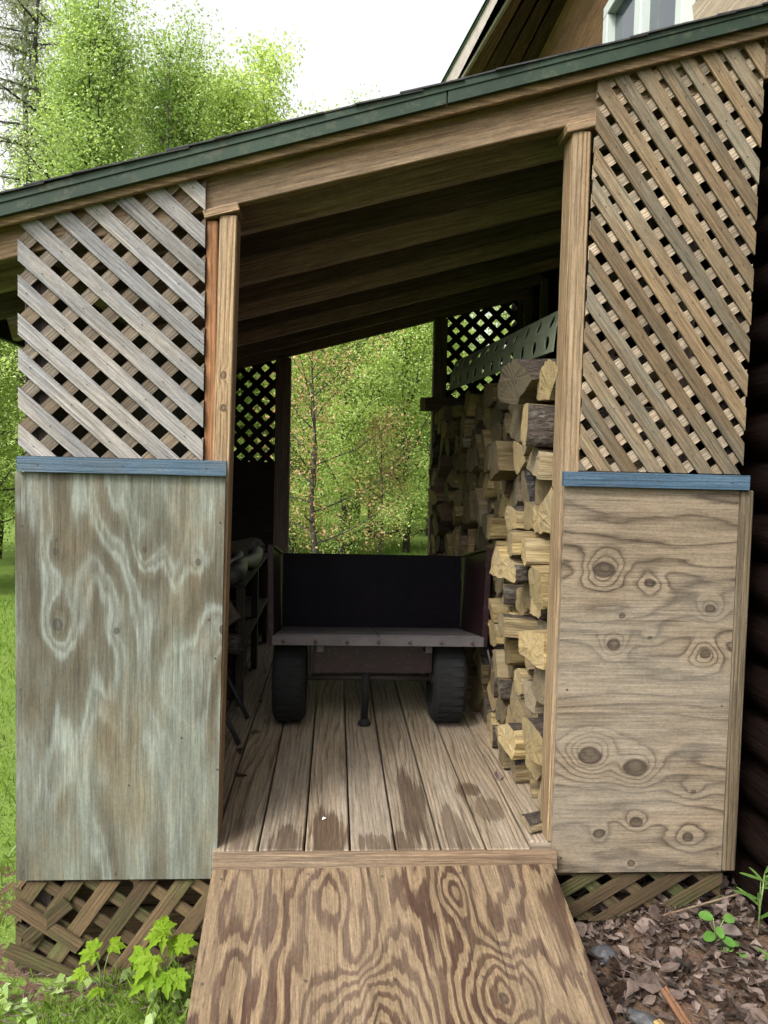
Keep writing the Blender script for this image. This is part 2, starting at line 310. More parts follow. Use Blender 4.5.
def end_mat():
    k=N('log_end_grain'); tc=k.n('ShaderNodeTexCoord'); oi=k.n('ShaderNodeObjectInfo'); r=oi.outputs['Random']; x,y,z=k.sep(tc.outputs['Object'])
    oy=k.math('MULTIPLY_ADD',r,.16,-.08); dy=k.math('SUBTRACT',y,oy); dz=k.math('ADD',z,.07)
    d=k.math('SQRT',k.math('ADD',k.math('MULTIPLY',dy,dy),k.math('MULTIPLY',dz,dz)))
    an=k.math('ARCTAN2',dy,dz)
    rad=k.noise(k.xyz(k.math('MULTIPLY',an,9.),k.math('MULTIPLY',d,6.),k.math('MULTIPLY',r,31.)),1,3,.7)
    ring=k.math('FRACT',k.math('MULTIPLY_ADD',rad,.5,k.math('MULTIPLY',d,105.)))
    g=k.noise(tc.outputs['Object'],14,3,.6)
    c=k.mix(k.math('MULTIPLY',ring,.55),(.35,.265,.13),(.185,.127,.06)); c=k.mix(k.mapr(rad,.52,.72,0,.75),c,(.16,.11,.055)); c=k.mix(k.mapr(g,.45,.7,0,.6,True),c,(.20,.17,.115))
    c=k.mix(k.mapr(k.math('FRACT',k.math('MULTIPLY',r,13.7)),.45,.9,0,.65),c,(.17,.145,.11)); ng=k.noise(tc.outputs['Object'],70,4,.7); c=k.mix(k.mapr(ng,.56,.66,0,.6),c,(.09,.065,.035))
    f=k.math('MULTIPLY_ADD',k.math('FRACT',k.math('MULTIPLY',r,7.3)),.75,.42)
    sc=k.n('ShaderNodeVectorMath',operation='SCALE'); k.link(c,sc.inputs[0]); k.link(f,sc.inputs['Scale'])
    k.bsdf(sc.outputs[0],.88,rad,.7,.008,.2); return k.m
def bark_mat(name,a,b,rough=.9,spec=.25):
    k=N(name); tc=k.n('ShaderNodeTexCoord'); x,y,z=k.sep(tc.outputs['Object'])
    wv=k.noise(tc.outputs['Object'],9,3,.6); wo=k.math('MULTIPLY',k.math('SUBTRACT',wv,.5),.05)
    p=k.xyz(k.math('MULTIPLY',x,.2),k.math('ADD',y,wo),k.math('ADD',z,wo))
    n1=k.noise(p,85,4,.7); n=k.noise(tc.outputs['Object'],48,5,.75)
    h=k.math('MULTIPLY',k.mapr(n1,.36,.62,0,1),k.mapr(n,.2,.7,.35,1))
    c=k.mix(h,b,a); li=k.noise(tc.outputs['Object'],11,4,.7); c=k.mix(k.mapr(li,.52,.7,0,.6,True),c,(.20,.19,.16))
    k.bsdf(c,rough,h,1.,.018,spec); return k.m
MAT['split']=split_mat('split_wood',(.40,.30,.135),(.16,.105,.045))
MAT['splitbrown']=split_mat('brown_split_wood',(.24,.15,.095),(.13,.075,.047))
MAT['end']=end_mat()
MAT['bark']=bark_mat('grey_bark',(.13,.10,.078),(.03,.022,.016))
MAT['char']=bark_mat('black_bark',(.06,.05,.048),(.014,.011,.011),.5,.5)
MAT['trunk']=bark_mat('tree_bark',(.105,.09,.075),(.035,.028,.022))

def leafmat(name,c1,c2,trans=.5,gl=.04):
    k=N(name); at=k.n('ShaderNodeAttribute'); at.attribute_name='tint'; oi=k.n('ShaderNodeObjectInfo')
    f=k.math('ADD',k.math('MULTIPLY',at.outputs['Fac'],1.),k.math('MULTIPLY_ADD',oi.outputs['Random'],.3,.35),clamp=True)
    tc=k.n('ShaderNodeTexCoord'); mo=k.noise(tc.outputs['Object'],55,3,.6)
    f=k.math('ADD',f,k.math('MULTIPLY',k.math('SUBTRACT',mo,.5),.9),clamp=True)
    c=k.mix(f,c1,c2)
    d=k.n('ShaderNodeBsdfDiffuse'); k.link(c,d.inputs[0]); t=k.n('ShaderNodeBsdfTranslucent')
    c2_=k.mix(.5,c,k.mix(1.,c,(1.0,1.0,.45),'MULTIPLY')); k.link(c2_,t.inputs[0])
    ms=k.n('ShaderNodeMixShader'); ms.inputs[0].default_value=trans; k.link(d.outputs[0],ms.inputs[1]); k.link(t.outputs[0],ms.inputs[2])
    g=k.n('ShaderNodeBsdfGlossy'); g.inputs['Roughness'].default_value=.45; g.inputs['Color'].default_value=(.8,.85,.8,1)
    fr=k.n('ShaderNodeFresnel'); fr.inputs[0].default_value=1.35
    m2=k.n('ShaderNodeMixShader'); k.link(k.math('MULTIPLY',fr.outputs[0],gl*3),m2.inputs[0]); k.link(ms.outputs[0],m2.inputs[1]); k.link(g.outputs[0],m2.inputs[2])
    k.link(m2.outputs[0],k.out.inputs[0]); return k.m
MAT['leaf']=leafmat('spring_leaf',(.24,.36,.10),(.50,.63,.22),.6)
MAT['leafy']=leafmat('yellow_green_leaf',(.34,.47,.12),(.62,.74,.28),.6)
MAT['leafd']=leafmat('dark_green_leaf',(.06,.13,.025),(.15,.25,.05))
MAT['leafr']=leafmat('bronze_leaf',(.40,.21,.11),(.48,.36,.17),.45)
MAT['needle']=leafmat('conifer_needle',(.05,.095,.04),(.11,.17,.07),.35)
MAT['needlegrey']=leafmat('pale_pine_needle',(.16,.19,.11),(.27,.30,.17),.4)
MAT['grass']=leafmat('grass_blade',(.10,.18,.025),(.22,.32,.05),.5)
MAT['lime']=leafmat('lime_seedling_leaf',(.10,.19,.012),(.23,.33,.03),.45)
MAT['seedgreen']=leafmat('round_green_leaf',(.07,.17,.03),(.15,.28,.06),.4)
MAT['deadleaf']=leafmat('dead_leaf',(.024,.014,.010),(.175,.13,.11),.12,.15)
MAT['stem']=simple('green_stem',(.12,.17,.05),.6)

# ------------------------------------------------------------------ shed geometry
YF=2.44
SL=.279
hb=lambda x: 2.078+SL*x       # underside of rafters and header
ht=lambda x: 2.226+SL*x       # top of rafters
YB=5.72; RS=.293
shed=thing('woodshed','open lean-to woodshed of weathered lattice and plywood with a green roof edge','shed',(.15,4.0,-.1))

# deck boards
xe=-1.0-.0065; k=0
edges=[-.217+.1445*i for i in range(-6,12)]
for i in range(len(edges)-1):
    a,b=edges[i]+.003,edges[i+1]-.003
    if a<-.955: a=-.955
    b=min(b,1.31)
    if b-a<.03: continue
    m=M(); dy=random.uniform(-.006,.004)
    board(m,((a+b)/2,(2.392+dy) if -.40<(a+b)/2<.70 else 2.436,-.019),((a+b)/2,YB+.03,-.019),(1,0,0),b-a,.037)
    m.build('deck_board',MAT['deck'],shed,bevel=.004)
m=M(); board(m,(-.352,2.374,-.029),(.728,2.374,-.029),(0,0,1),.054,.03); m.build('threshold',MAT['sill'],shed,bevel=.003)
m=M(); board(m,(-.95,2.455,-.079),(1.30,2.455,-.079),(0,0,1),.078,.03); m.build('rim_joist',MAT['skirt'],shed,bevel=.003)
for x in (-.93,-.6,-.2,.2,.6,1.0,1.28):
    m=M(); board(m,(x,2.472,-.11),(x,YB,-.11),(0,0,1),.138,.036); m.build('joist',MAT['dim'],shed)
m=M(); board(m,(-1.0,2.56,-.33),(-.32,2.56,-.33),(0,0,1),.10,.03); m.build('skirt_backing',MAT['skirt'],shed)
m=M()
board(m,(-1.0,2.56,-.215),(-.32,2.56,-.215),(0,0,1),.085,.03); m.build('skirt_backing',MAT['skirt'],shed)
# posts ----------------------------------------------------------
def post(x0,x1,y0,y1,z0,z1,mat,name='post',par=None):
    m=M(); board(m,((x0+x1)/2,(y0+y1)/2,z0),((x0+x1)/2,(y0+y1)/2,z1),(1,0,0),x1-x0,y1-y0); return m.build(name,MAT[mat],par or shed,bevel=.004)
m=M(); board(m,(-.372,2.478,-.002),(-.3365,2.478,hb(-.34)-.028),(1,0,0),.053,.092,uvoff=(0,0)); m.build('post',MAT['post'],shed,bevel=.004)
post(-.403,-.368,2.436,2.53,-.10,hb(-.4)-.03,'redpost')
post(.712,.772,2.432,2.525,-.002,hb(.74)-.028,'post')
for x0,x1 in ((-.41,-.305),(.692,.80)):
    m=M(); board(m,(x0,2.475,hb(x0)-.014),(x1,2.475,hb(x1)-.014),(0,1,0),.105,.026); m.build('post_cap',MAT['header'],shed,bevel=.003)
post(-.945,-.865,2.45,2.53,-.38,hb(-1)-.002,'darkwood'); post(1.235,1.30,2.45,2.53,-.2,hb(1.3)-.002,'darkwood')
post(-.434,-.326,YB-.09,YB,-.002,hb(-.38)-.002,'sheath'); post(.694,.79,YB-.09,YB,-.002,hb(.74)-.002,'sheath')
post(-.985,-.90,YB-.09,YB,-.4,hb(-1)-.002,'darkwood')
for y in (2.9,3.32,3.74,4.16,4.58,5.0,5.42,5.68):
    post(1.30,1.345,y,y+.045,-.002,hb(1.3)-.002,'sheath','wall_stud')
# headers + rafters
def raf(y0,y1,xa,xb,mat,name,tint=None):
    m=M(); board(m,(xa,(y0+y1)/2,(hb(xa)+ht(xa))/2),(xb,(y0+y1)/2,(hb(xb)+ht(xb))/2),(0,0,1),(ht(0)-hb(0))*math.cos(math.atan(SL))-.001,y1-y0,tint=tint); return m.build(name,MAT[mat],shed,bevel=.003)
raf(2.445,2.485,-1.38,1.345,'header','front_header')
raf(YB-.045,YB-.005,-1.38,1.345,'dim','rear_header')
for y,tn in ((2.74,.1),(3.05,-.65),(3.42,.25),(3.75,-.5),(4.08,.6),(4.43,-.5),(4.79,.5),(5.23,-.3)): raf(y-.019,y+.019,-1.38,1.345,'dim','rafter',tn)
# roof
def slab(y0,y1,xa,xb,za,th):
    m=M(); ca=math.cos(math.atan(SL))
    board(m,(xa,(y0+y1)/2,za+SL*xa+th/2),(xb,(y0+y1)/2,za+SL*xb+th/2),(0,1,0),y1-y0,th*ca); return m
for i in range(18):   # sheathing planks
    xa=-1.40+i*.153; m=slab(2.342,5.95,xa,xa+.151,2.228,.014) if False else None
roof=M(); 
ca=math.cos(math.atan(SL))
for i in range(19):
    xa=-1.42+i*.146; xb=min(xa+.143,1.39)
    za=2.227
    board(roof,(xa,4.18,za+RS*xa+.008),(xb,4.18,za+RS*xb+.008),(0,1,0),3.54,.015)
roof.build('roof_sheathing',MAT['sheath'],shed)
sh=M()
for i in range(21):
    xa=-1.46+i*.136; xb=xa+.20
    if xb>1.40: xb=1.40
    if xb-xa<.03: continue
    y=2.362
    while y<5.98:
        w=random.choice((.16,.2,.3)); w=min(w,5.98-y); j=random.uniform(-.008,.006) if y<2.37 else 0
        board(sh,(xa+random.uniform(-.006,.006),y+j+w/2,2.249+RS*xa+.0075+random.uniform(0,.003)),(xb+random.uniform(-.02,0),y+w/2,2.249+RS*xb+.003),(0,1,0),w-.004-abs(j),.0045)
        y+=w
sh.build('roof_shingles',MAT['shingle'],shed)
m=M(); 
for x0,x1,za,zb,y,t in ((-1.44,.31,2.197,2.252,2.385,.018),(.314,1.395,2.1975,2.252,2.3845,.018),(-1.44,1.395,2.234,2.2545,2.375,.006)):
    F_=.297; prism(m,[(x0,za+F_*x0),(x1,za+F_*x1),(x1,zb+F_*x1),(x0,zb+F_*x0)],(0,y+t/2,0),(1,0,0),(0,0,1),t)
for x in np.arange(-1.3,1.3,.4):
    for zz in (2.205,2.24):
        prism(m,[(x+.003*math.cos(t_),zz+.297*x+.003*math.sin(t_)) for t_ in np.arange(0,6.2,.9)],(0,2.3752,0),(1,0,0),(0,0,1),.001,mi=1)
m.build('fascia',[MAT['green'],MAT['screw']],shed,bevel=.002)
m=M(); prism(m,[(-1.42,2.174-RS*1.42),(1.39,2.174+RS*1.39),(1.39,2.222+RS*1.39),(-1.42,2.222-RS*1.42)],(0,2.418,0),(1,0,0),(0,0,1),.020); m.build('sub_fascia',MAT['header'],shed,bevel=.002)
m=M(); board(m,(-1.445,2.41,2.185+RS*-1.445),(-1.445,5.95,2.185+RS*-1.445),(0,0,1),.09,.02); m.build('eave_board',MAT['green'],shed)

# lattice ---------------------------------------------------------
def lattice(name,region,y,ang_f,pitch_f,w_f,ang_b,pitch_b,w_b,mf,mb,flip=1,jit=.004,off_f=0.,off_b=0.,skip=()):
    """two layers of slats in the plane y; region is a convex polygon (x,z), counter-clockwise; front layer towards -y"""
    m=M()
    for layer,(ang,pitch,w,mi,off) in enumerate(((ang_b,pitch_b,w_b,1,off_b),(ang_f,pitch_f,w_f,0,off_f))):
        a=R(ang); ex,ez=math.cos(a),math.sin(a); nx,nz=-ez,ex
        cs=[p[0]*nx+p[1]*nz for p in region]; k0=int(min(cs)/pitch)-1; k1=int(max(cs)/pitch)+2
        for k in range(k0,k1):
            if layer==1 and k-k0 in skip: continue
            c=k*pitch+off+random.uniform(-jit,jit); L=4; da=random.uniform(-.006,.006)
            ex2,ez2=math.cos(a+da),math.sin(a+da); nx2,nz2=-ez2,ex2
            mx=sum(p[0] for p in region)/len(region); mz=sum(p[1] for p in region)/len(region)
            tt=mx*ex+mz*ez; ox,oz=ex*tt+nx*c,ez*tt+nz*c
            q=[(ox+ex2*s*L+nx2*d,oz+ez2*s*L+nz2*d) for s,d in ((-1,-w/2),(1,-w/2),(1,w/2),(-1,w/2))]
            q=clip_poly(q,region)
            if len(q)<3: continue
            area=abs(sum(q[i][0]*q[(i+1)%len(q)][1]-q[(i+1)%len(q)][0]*q[i][1] for i in range(len(q))))/2
            if area<2e-4: continue
            th=.0075
            y1=y-.001-th if layer==1 else y+.0005
            dyj=random.uniform(-.0008,.0008) if layer==1 else 0
            prism(m,q,(0,y1+th+dyj,0),(1,0,0),(0,0,1),th-.0003,ang=a,mi=mi)
            if layer==1:      # nail heads along the slat
                for s in np.arange(-1.2,1.2,pitch_b*2):
                    px,pz=ox+ex2*s+nx2*random.uniform(-.006,.006),oz+ez2*s+nz2*random.uniform(-.006,.006)
                    inside=all((region[(i+1)%len(region)][0]-region[i][0])*(pz-region[i][1])-(region[(i+1)%len(region)][1]-region[i][1])*(px-region[i][0])>.0004 for i in range(len(region)))
                    if inside: prism(m,[(px+.0022*math.cos(t),pz+.0022*math.sin(t)) for t in np.arange(0,6.2,1.05)],(0,y1-.0009+th*0,0),(1,0,0),(0,0,1),.0006,mi=2)
    return m.build(name,[MAT[mf],MAT[mb],MAT['screw']],shed)
lattice('lattice_panel',[(-.953,1.212),(-.404,1.212),(-.404,2.20+RS*-.404),(-.953,2.20+RS*-.953)],2.428,-41,.0812,.047,44,.079,.043,'latL','latLb',off_f=.018)
lattice('lattice_panel',[(.768,1.207),(1.301,1.207),(1.310,2.20+RS*1.310),(.783,2.20+RS*.783)],2.428,-53,.0665,.0425,36,.0665,.035,'latR','latRb',off_f=.01)
for reg in ([(-.94,1.22),(-.436,1.22),(-.436,hb(-.436)),(-.94,hb(-.94))],[(.792,1.22),(1.30,1.22),(1.30,hb(1.3)),(.792,hb(.792))]):
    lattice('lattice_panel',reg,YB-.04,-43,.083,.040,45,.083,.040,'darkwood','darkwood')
# skirts
lattice('skirt_lattice',[(-.968,-.385),(-.345,-.43),(-.345,-.112),(-.968,-.112)],2.428,55,.093,.047,-35,.086,.036,'skirt','skirt',off_f=.02,skip=(0,1,2,))
lattice('skirt_lattice',[(.72,-.27),(1.30,-.24),(1.30,-.105),(.74,-.105)],2.43,31,.079,.042,-40,.088,.040,'skirt','skirt',off_f=.02)
for (a,b) in (((-.965,-.175),(-.765,-.318)),((-.985,-.315),(-.765,-.425)),((-.80,-.17),(-.93,-.29))):
    m=M(); board(m,(a[0],2.408-.006*(a[1]<-.3),a[1]),(b[0],2.411,b[1]),(0,0,1),.045,.008); m.build('broken_slat',MAT['skirt'],shed)
m=M(); board(m,(-.972,2.46,-.27),(-.972,5.7,-.27),(0,0,1),.24,.018); m.build('side_skirt',MAT['skirt'],shed)

# plywood panels (uv: metres from lower left corner; the grain runs along u)
def ply(name,x0,x1,z0,z1,y,t,mat,vertical,screws):
    m=M(); W=x1-x0; H=z1-z0
    P=[(0,0),(W,0),(W+(.013 if vertical else 0),H),(0,H)]
    prism(m,P,(x0,y+t,z0),(1,0,0),(0,0,1),t,off=False,tint=0.)
    if vertical: m.uv=[[(b,a) for a,b in u] for u in m.uv]
    else: m.uv=[[(a,b) for a,b in u] for u in m.uv]
    for (sx,sz) in screws:
        prism(m,[(sx+.0038*math.cos(t_),sz+.0038*math.sin(t_)) for t_ in np.arange(0,6.2,.7)],(x0,y-.0003,z0),(1,0,0),(0,0,1),.001,mi=1)
    return m.build(name,[MAT[mat],MAT['screw']],shed,bevel=.002)
ply('plywood_panel',-.957,-.345,-.098,1.163,2.405,.012,'plyL',True,[(.02,.03),(.3,.02),(.60,.03),(.61,.35),(.60,.7),(.61,1.12),(.58,.82),(.015,.6),(.02,1.1),(.34,.3),(.12,1.06),(.50,.45)])
ply('plywood_panel',.721,1.286,-.090,1.156,2.405,.012,'plyR',False,[(.03,.05),(.55,.06),(.54,.55),(.03,.6),(.55,1.0),(.03,1.1)])
post(1.288,1.332,2.40,2.425,-.088,1.156,'trimwood','corner_trim')
for x0,x1,z in ((-.944,-.327,1.1875),(.711,1.308,1.1805)):
    m=M(); board(m,(x0,2.397,z),(x1,2.397,z),(0,0,1),.046,.024); 
    for i_ in range(3):
        xx=x0+.06+(x1-x0-.12)*i_/2
        prism(m,[(xx+.0032*math.cos(t_),z+.0032*math.sin(t_)) for t_ in np.arange(0,6.2,.9)],(0,2.3845,0),(1,0,0),(0,0,1),.001,mi=1)
    m.build('ledge_trim',[MAT['bluewood'],MAT['screw']],shed,bevel=.003)

# left long wall, rear lower panels
for i in range(16):
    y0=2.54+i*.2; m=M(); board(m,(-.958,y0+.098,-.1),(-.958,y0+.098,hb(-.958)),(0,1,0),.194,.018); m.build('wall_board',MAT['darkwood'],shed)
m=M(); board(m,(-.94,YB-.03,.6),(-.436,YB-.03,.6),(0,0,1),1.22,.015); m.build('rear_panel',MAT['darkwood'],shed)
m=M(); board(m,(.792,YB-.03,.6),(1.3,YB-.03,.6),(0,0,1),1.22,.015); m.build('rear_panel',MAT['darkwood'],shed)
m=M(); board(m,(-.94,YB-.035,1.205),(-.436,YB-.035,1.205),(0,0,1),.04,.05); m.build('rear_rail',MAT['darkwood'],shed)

# ------------------------------------------------------------------ ramp
rp=thing('ramp','reddish brown plywood ramp with swirling grain leading up to the shed floor','ramp',(.2,1.3,-.5))
A=V(-.352,2.358,-.045); B=V(.708,2.358,-.036)
dn=V(.012,-.52,-.158).normalized(); dr=V(.026,-.52,-.165).normalized()
L=1.28; A2=A+dn*L; B2=B+dr*L
m=M(); n=(A2-A).cross(B-A).normalized()
if n.z<0: n=-n
W=(B-A).length
P=[A,A2,B2,B]; UV=[(0,0),(L,0),(L,W),(0,W)]
dz=n*-.016
m.face(P,UV); m.face([p+dz for p in reversed(P)],[UV[i] for i in (3,2,1,0)])
for i in range(4):
    j=(i+1)%4; m.face([P[j],P[i],P[i]+dz,P[j]+dz],[UV[j],UV[i],(UV[i][0],UV[i][1]-.02),(UV[j][0],UV[j][1]-.02)])
ex=(B-A).normalized(); ey=(A2-A).normalized()
for q_ in (.03,.27,.5,.73,.97):
    for l_ in (.03,.38,.78,1.22):
        c_=A+ex*(W*q_+random.uniform(-.01,.01))+ey*(l_+random.uniform(-.008,.008))+n*.0012
        m.face([c_+(ex*math.cos(t_)+ey*math.sin(t_))*.004 for t_ in np.arange(6.1,0,-.7)],mi=1)
m.build('ramp_deck',[MAT['ramp'],MAT['screw']],rp)
for f in (.08,.92):
    m=M(); a=A.lerp(B,f)+n*-.06; b=A2.lerp(B2,f)+n*-.06; board(m,a+dn*.05,b,n,.085,.036); m.build('bearer',MAT['skirt'],rp)

# ------------------------------------------------------------------ trailer
TY0,TY1=3.45,4.09; zf=lambda y:.452-.15*(y-TY0)
tr=thing('garden_cart','dark maroon two-wheeled garden cart with an open back parked on the shed floor','cart',(.2,3.66,0))
nx0,nx1=-.262,.684
def panel(pts,t,mat,name,bev=.003):
    m=M(); P=[Vector(p) for p in pts]; nn=(P[1]-P[0]).cross(P[3]-P[0]).normalized()*t
    Q=[p+nn for p in P]; m.face(Q); m.face(list(reversed(P)))
    for i in range(4):
        j=(i+1)%4; m.face([P[i],P[j],Q[j],Q[i]])
    return m
wh=.395
mid=(nx0+nx1)/2
for xa,xb in ((nx0+.012,mid-.003),(mid+.003,nx1-.012)):
    panel([(xa,TY0,zf(TY0)-.02),(xb,TY0,zf(TY0)-.02),(xb,TY1,zf(TY1)-.02),(xa,TY1,zf(TY1)-.02)],.02,'bed','f').build('bed_floor',MAT['bed'],tr,bevel=.002)
panel([(nx0,TY0-.012,zf(TY0)-.045),(nx1,TY0-.012,zf(TY0)-.045),(nx1,TY0-.012,zf(TY0)-.004),(nx0,TY0-.012,zf(TY0)-.004)],-.018,'bed','e').build('floor_lip',MAT['bed'],tr,bevel=.002)
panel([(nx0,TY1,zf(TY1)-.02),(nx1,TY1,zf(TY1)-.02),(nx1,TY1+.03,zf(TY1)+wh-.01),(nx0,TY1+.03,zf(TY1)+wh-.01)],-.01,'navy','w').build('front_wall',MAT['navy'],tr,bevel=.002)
for sgn,x in ((-1,nx0),(1,nx1)):
    t=.009*sgn
    m=panel([(x,TY0,zf(TY0)-.04),(x,TY1+.01,zf(TY1)-.04),(x+.012*sgn,TY1+.035,zf(TY1)+wh-.012),(x+.012*sgn,TY0+.01,zf(TY0)+wh)],t,'maroon','s')
    o=m.build('side_wall',MAT['maroon'],tr,bevel=.002)
    mm=M(); board(mm,(x+.012*sgn,TY0+.008,zf(TY0)+wh),(x+.012*sgn,TY1+.04,zf(TY1)+wh-.012),(1,0,0),.024,.012); mm.build('top_rail',MAT['maroon'],tr,bevel=.002)
    mm=M(); board(mm,(x+.006*sgn,TY0+.006,zf(TY0)-.05),(x+.016*sgn,TY0+.014,zf(TY0)+wh+.003),(1,0,0),.026,.016); mm.build('corner_post',MAT['maroon'],tr,bevel=.002)
    # latch hook on the corner
    mm=M(); tube(mm,[(x+.02*sgn,TY0-.005,zf(TY0)-.06),(x+.035*sgn,TY0-.012,zf(TY0)-.12),(x+.03*sgn,TY0-.012,zf(TY0)-.17)],.005,6); mm.build('latch_chain',MAT['steel'],tr)
m=M()
for i_ in range(7):
    xx=nx0+.05+i_*.14; lathe(m,(xx,TY0-.030,zf(TY0)-.024),(0,-1,0),[(0,.008),(.004,.008),(.006,.004)],8)
m.build('lip_bolts',MAT['steel'],tr)
m=M(); board(m,(-.085,TY0+.12,.335),(.47,TY0+.12,.335),(0,0,1),.165,.03); m.build('cross_frame',MAT['maroon'],tr,bevel=.003)
for x in (-.05,.44):
    m=M(); board(m,(x,TY0+.02,.395),(x,TY1,.30),(0,0,1),.05,.03); m.build('frame_rail',MAT['maroon'],tr)
m=M(); tube(m,[(-.24,3.66,.205),(.60,3.66,.205)],.016,10); m.build('axle',MAT['steel'],tr)
for x in (-.10,.47):
    m=M(); board(m,(x,3.66,.20),(x,3.66,.36),(1,0,0),.012,.06); m.build('axle_bracket',MAT['maroon'],tr)
m=M(); tube(m,[(.2,TY1-.1,.29),(.2,TY1+.35,.16),(.2,TY1+.62,.06)],.024,10); m.build('drawbar',MAT['maroon'],tr)
m=M(); tube(m,[(.165,3.58,.30),(.16,3.58,.03)],.017,12); lathe(m,(.16,3.58,.002),(0,0,1),[(0,.03),(.01,.03),(.03,.018)],16); m.build('prop_leg',MAT['rubber'],tr)
for x in (-.19,.548):
    r=.207; w=.075
    m=M(); prof=[(-w*.8,r*.55),(-w,r*.7),(-w,r*.86),(-w*.8,r*.97),(-w*.4,r),(w*.4,r),(w*.8,r*.97),(w,r*.86),(w,r*.7),(w*.8,r*.55)]
    lathe(m,(x,3.66,r),(1,0,0),prof,40)
    for k_ in range(30):
        a=2*math.pi*k_/30
        for s in (-1,1):
            c=V(x+s*.03,3.66+r*math.cos(a+.1*s),r+r*math.sin(a+.1*s)); d=V(0,-math.sin(a),math.cos(a)); rad_=V(0,math.cos(a),math.sin(a))
            board(m,c-V(.024,0,0),c+V(.024,0,0),d,.022,.004)
    ty=m.build('wheel',MAT['rubber'],tr)
    m=M(); lathe(m,(x,3.66,r),(1,0,0),[(-.055,.03),(-.05,.10),(-.06,r*.56),(.06,r*.56),(.05,.10),(.055,.03)],28); rim=m.build('rim',MAT['steel'],None); rim.parent=ty
    m=M(); lathe(m,(x,3.66,r),(1,0,0),[(-.072,.012),(-.07,.03),(-.055,.034),(.055,.034),(.07,.03),(.072,.012)],16); hub=m.build('hub',MAT['steel'],None); hub.parent=ty

# ------------------------------------------------------------------ firewood
def ordw(i):
    w=['first','second','third','fourth','fifth','sixth','seventh','eighth','ninth','tenth','eleventh','twelfth','thirteenth','fourteenth','fifteenth','sixteenth','seventeenth','eighteenth','nineteenth','twentieth','twenty-first','twenty-second','twenty-third','twenty-fourth','twenty-fifth','twenty-sixth','twenty-seventh','twenty-eighth','twenty-ninth','thirtieth']
    return w[i]
def log_mesh(poly, Lx, bark_sides, mats, seed):
    """poly in (y,z) local, ccw; log along x, end that shows is at -x"""
    rn=random.Random(seed); m=M()
    pts=[]; side=[]
    for i in range(len(poly)):
        p=Vector((poly[i][0],poly[i][1])); q=Vector((poly[(i+1)%len(poly)][0],poly[(i+1)%len(poly)][1]))
        d=q-p; nn=Vector((d.y,-d.x)).normalized(); ns=5 if i in bark_sides else 4
        for k in range(ns):
            t=k/ns; b=(math.sin(math.pi*t)*d.length*(.10 if i in bark_sides else rn.uniform(-.015,.02))); r=p+d*t+nn*b
            if 0<k: r=r+nn*rn.uniform(-.0045,.0045)
            elif rn.random()<.5: r=r*rn.uniform(.93,1.)
            pts.append((r.x,r.y)); side.append(i)
    NS=8; n=len(pts); vs=[]
    tw=rn.uniform(-.10,.10); bx,bz=rn.uniform(-.014,.014),rn.uniform(-.010,.010)
    sk1,sk2=rn.uniform(-.16,.16),rn.uniform(-.16,.16); tpa=rn.uniform(-.12,.06)
    rag=[rn.uniform(-.002,.002) for _ in pts]
    for s in range(NS+1):
        f=s/NS; x=(f-.5)*Lx; c,si=math.cos(tw*(f-.5)),math.sin(tw*(f-.5)); bow=math.sin(math.pi*f); tp=1+tpa*f
        for q_,(y,z) in enumerate(pts):
            xx=x
            if s==0: xx+=sk1*y+sk2*z+rag[q_]
            j=.0022
            vs.append((xx,(y*c-z*si)*tp+bx*bow+rn.uniform(-j,j),(y*si+z*c)*tp+bz*bow+rn.uniform(-j,j)))
    fs=[];mi=[]
    for s in range(NS):
        for k in range(n):
            k2=(k+1)%n; fs.append((s*n+k,(s+1)*n+k,(s+1)*n+k2,s*n+k2)); mi.append(1 if side[k] in bark_sides else 0)
    b=len(m.v); m.v.extend(vs)
    for f,x in zip(fs,mi):
        m.f.append(f); m.mi.append(x); m.t.append(0.); m.sm.append(x==1); m.uv.append([(0,0)]*len(f))
    # the two sawn ends: rim, an uneven inner ring and a centre
    for base,sg in ((0,-1),(NS*n,1)):
        cx_=sum(vs[base+k][0] for k in range(n))/n; cy_=sum(vs[base+k][1] for k in range(n))/n; cz_=sum(vs[base+k][2] for k in range(n))/n
        r0=len(m.v)
        for k in range(n):
            v=vs[base+k]; t=rn.uniform(.42,.6); m.v.append((v[0]*(1-t)+cx_*t+rn.uniform(-.0012,.0012),v[1]*(1-t)+cy_*t,v[2]*(1-t)+cz_*t))
        m.v.append((cx_+rn.uniform(-.001,.001),cy_,cz_))
        for k in range(n):
            k2=(k+1)%n
            fa=(base+k,base+k2,r0+k2,r0+k); fb=(r0+k,r0+k2,r0+n)
            if sg>0: fa=fa[::-1]; fb=fb[::-1]
            for ff in (fa,fb): m.f.append(ff); m.mi.append(2); m.t.append(0.); m.sm.append(False); m.uv.append([(0,0)]*len(ff))
    return m
def make_log(poly,loc,Lx,label,barks,mats,rot,seed,grp):
    m=log_mesh(poly,Lx,barks,mats,seed); o=m.build('firewood_log',mats); o.location=loc; o.rotation_euler=rot
    tag(o,label,'log',grp); return o
rows=15; rh=.1085; pts=[]; rl=random.Random(5)
for r in range(rows):
    y=2.60+rl.uniform(-.03,.05)
    while y<5.60:
        w=rl.uniform(.095,.15) if y<3.45 else (rl.uniform(.17,.25) if (y<4.9 and r<7) else rl.uniform(.118,.178) if y<4.9 else rl.uniform(.10,.15))
        if rl.random()>.08 and not (y+w/2<3.16 and r>rows-3): pts.append((y+w/2,.054+r*rh+rl.uniform(-.026,.026),r))
        y+=w
hz=rows*rh-.025; FZ=1.45
seen_rows={}
for r in range(rows): seen_rows[r]=sorted([p for p in pts if p[2]==r])
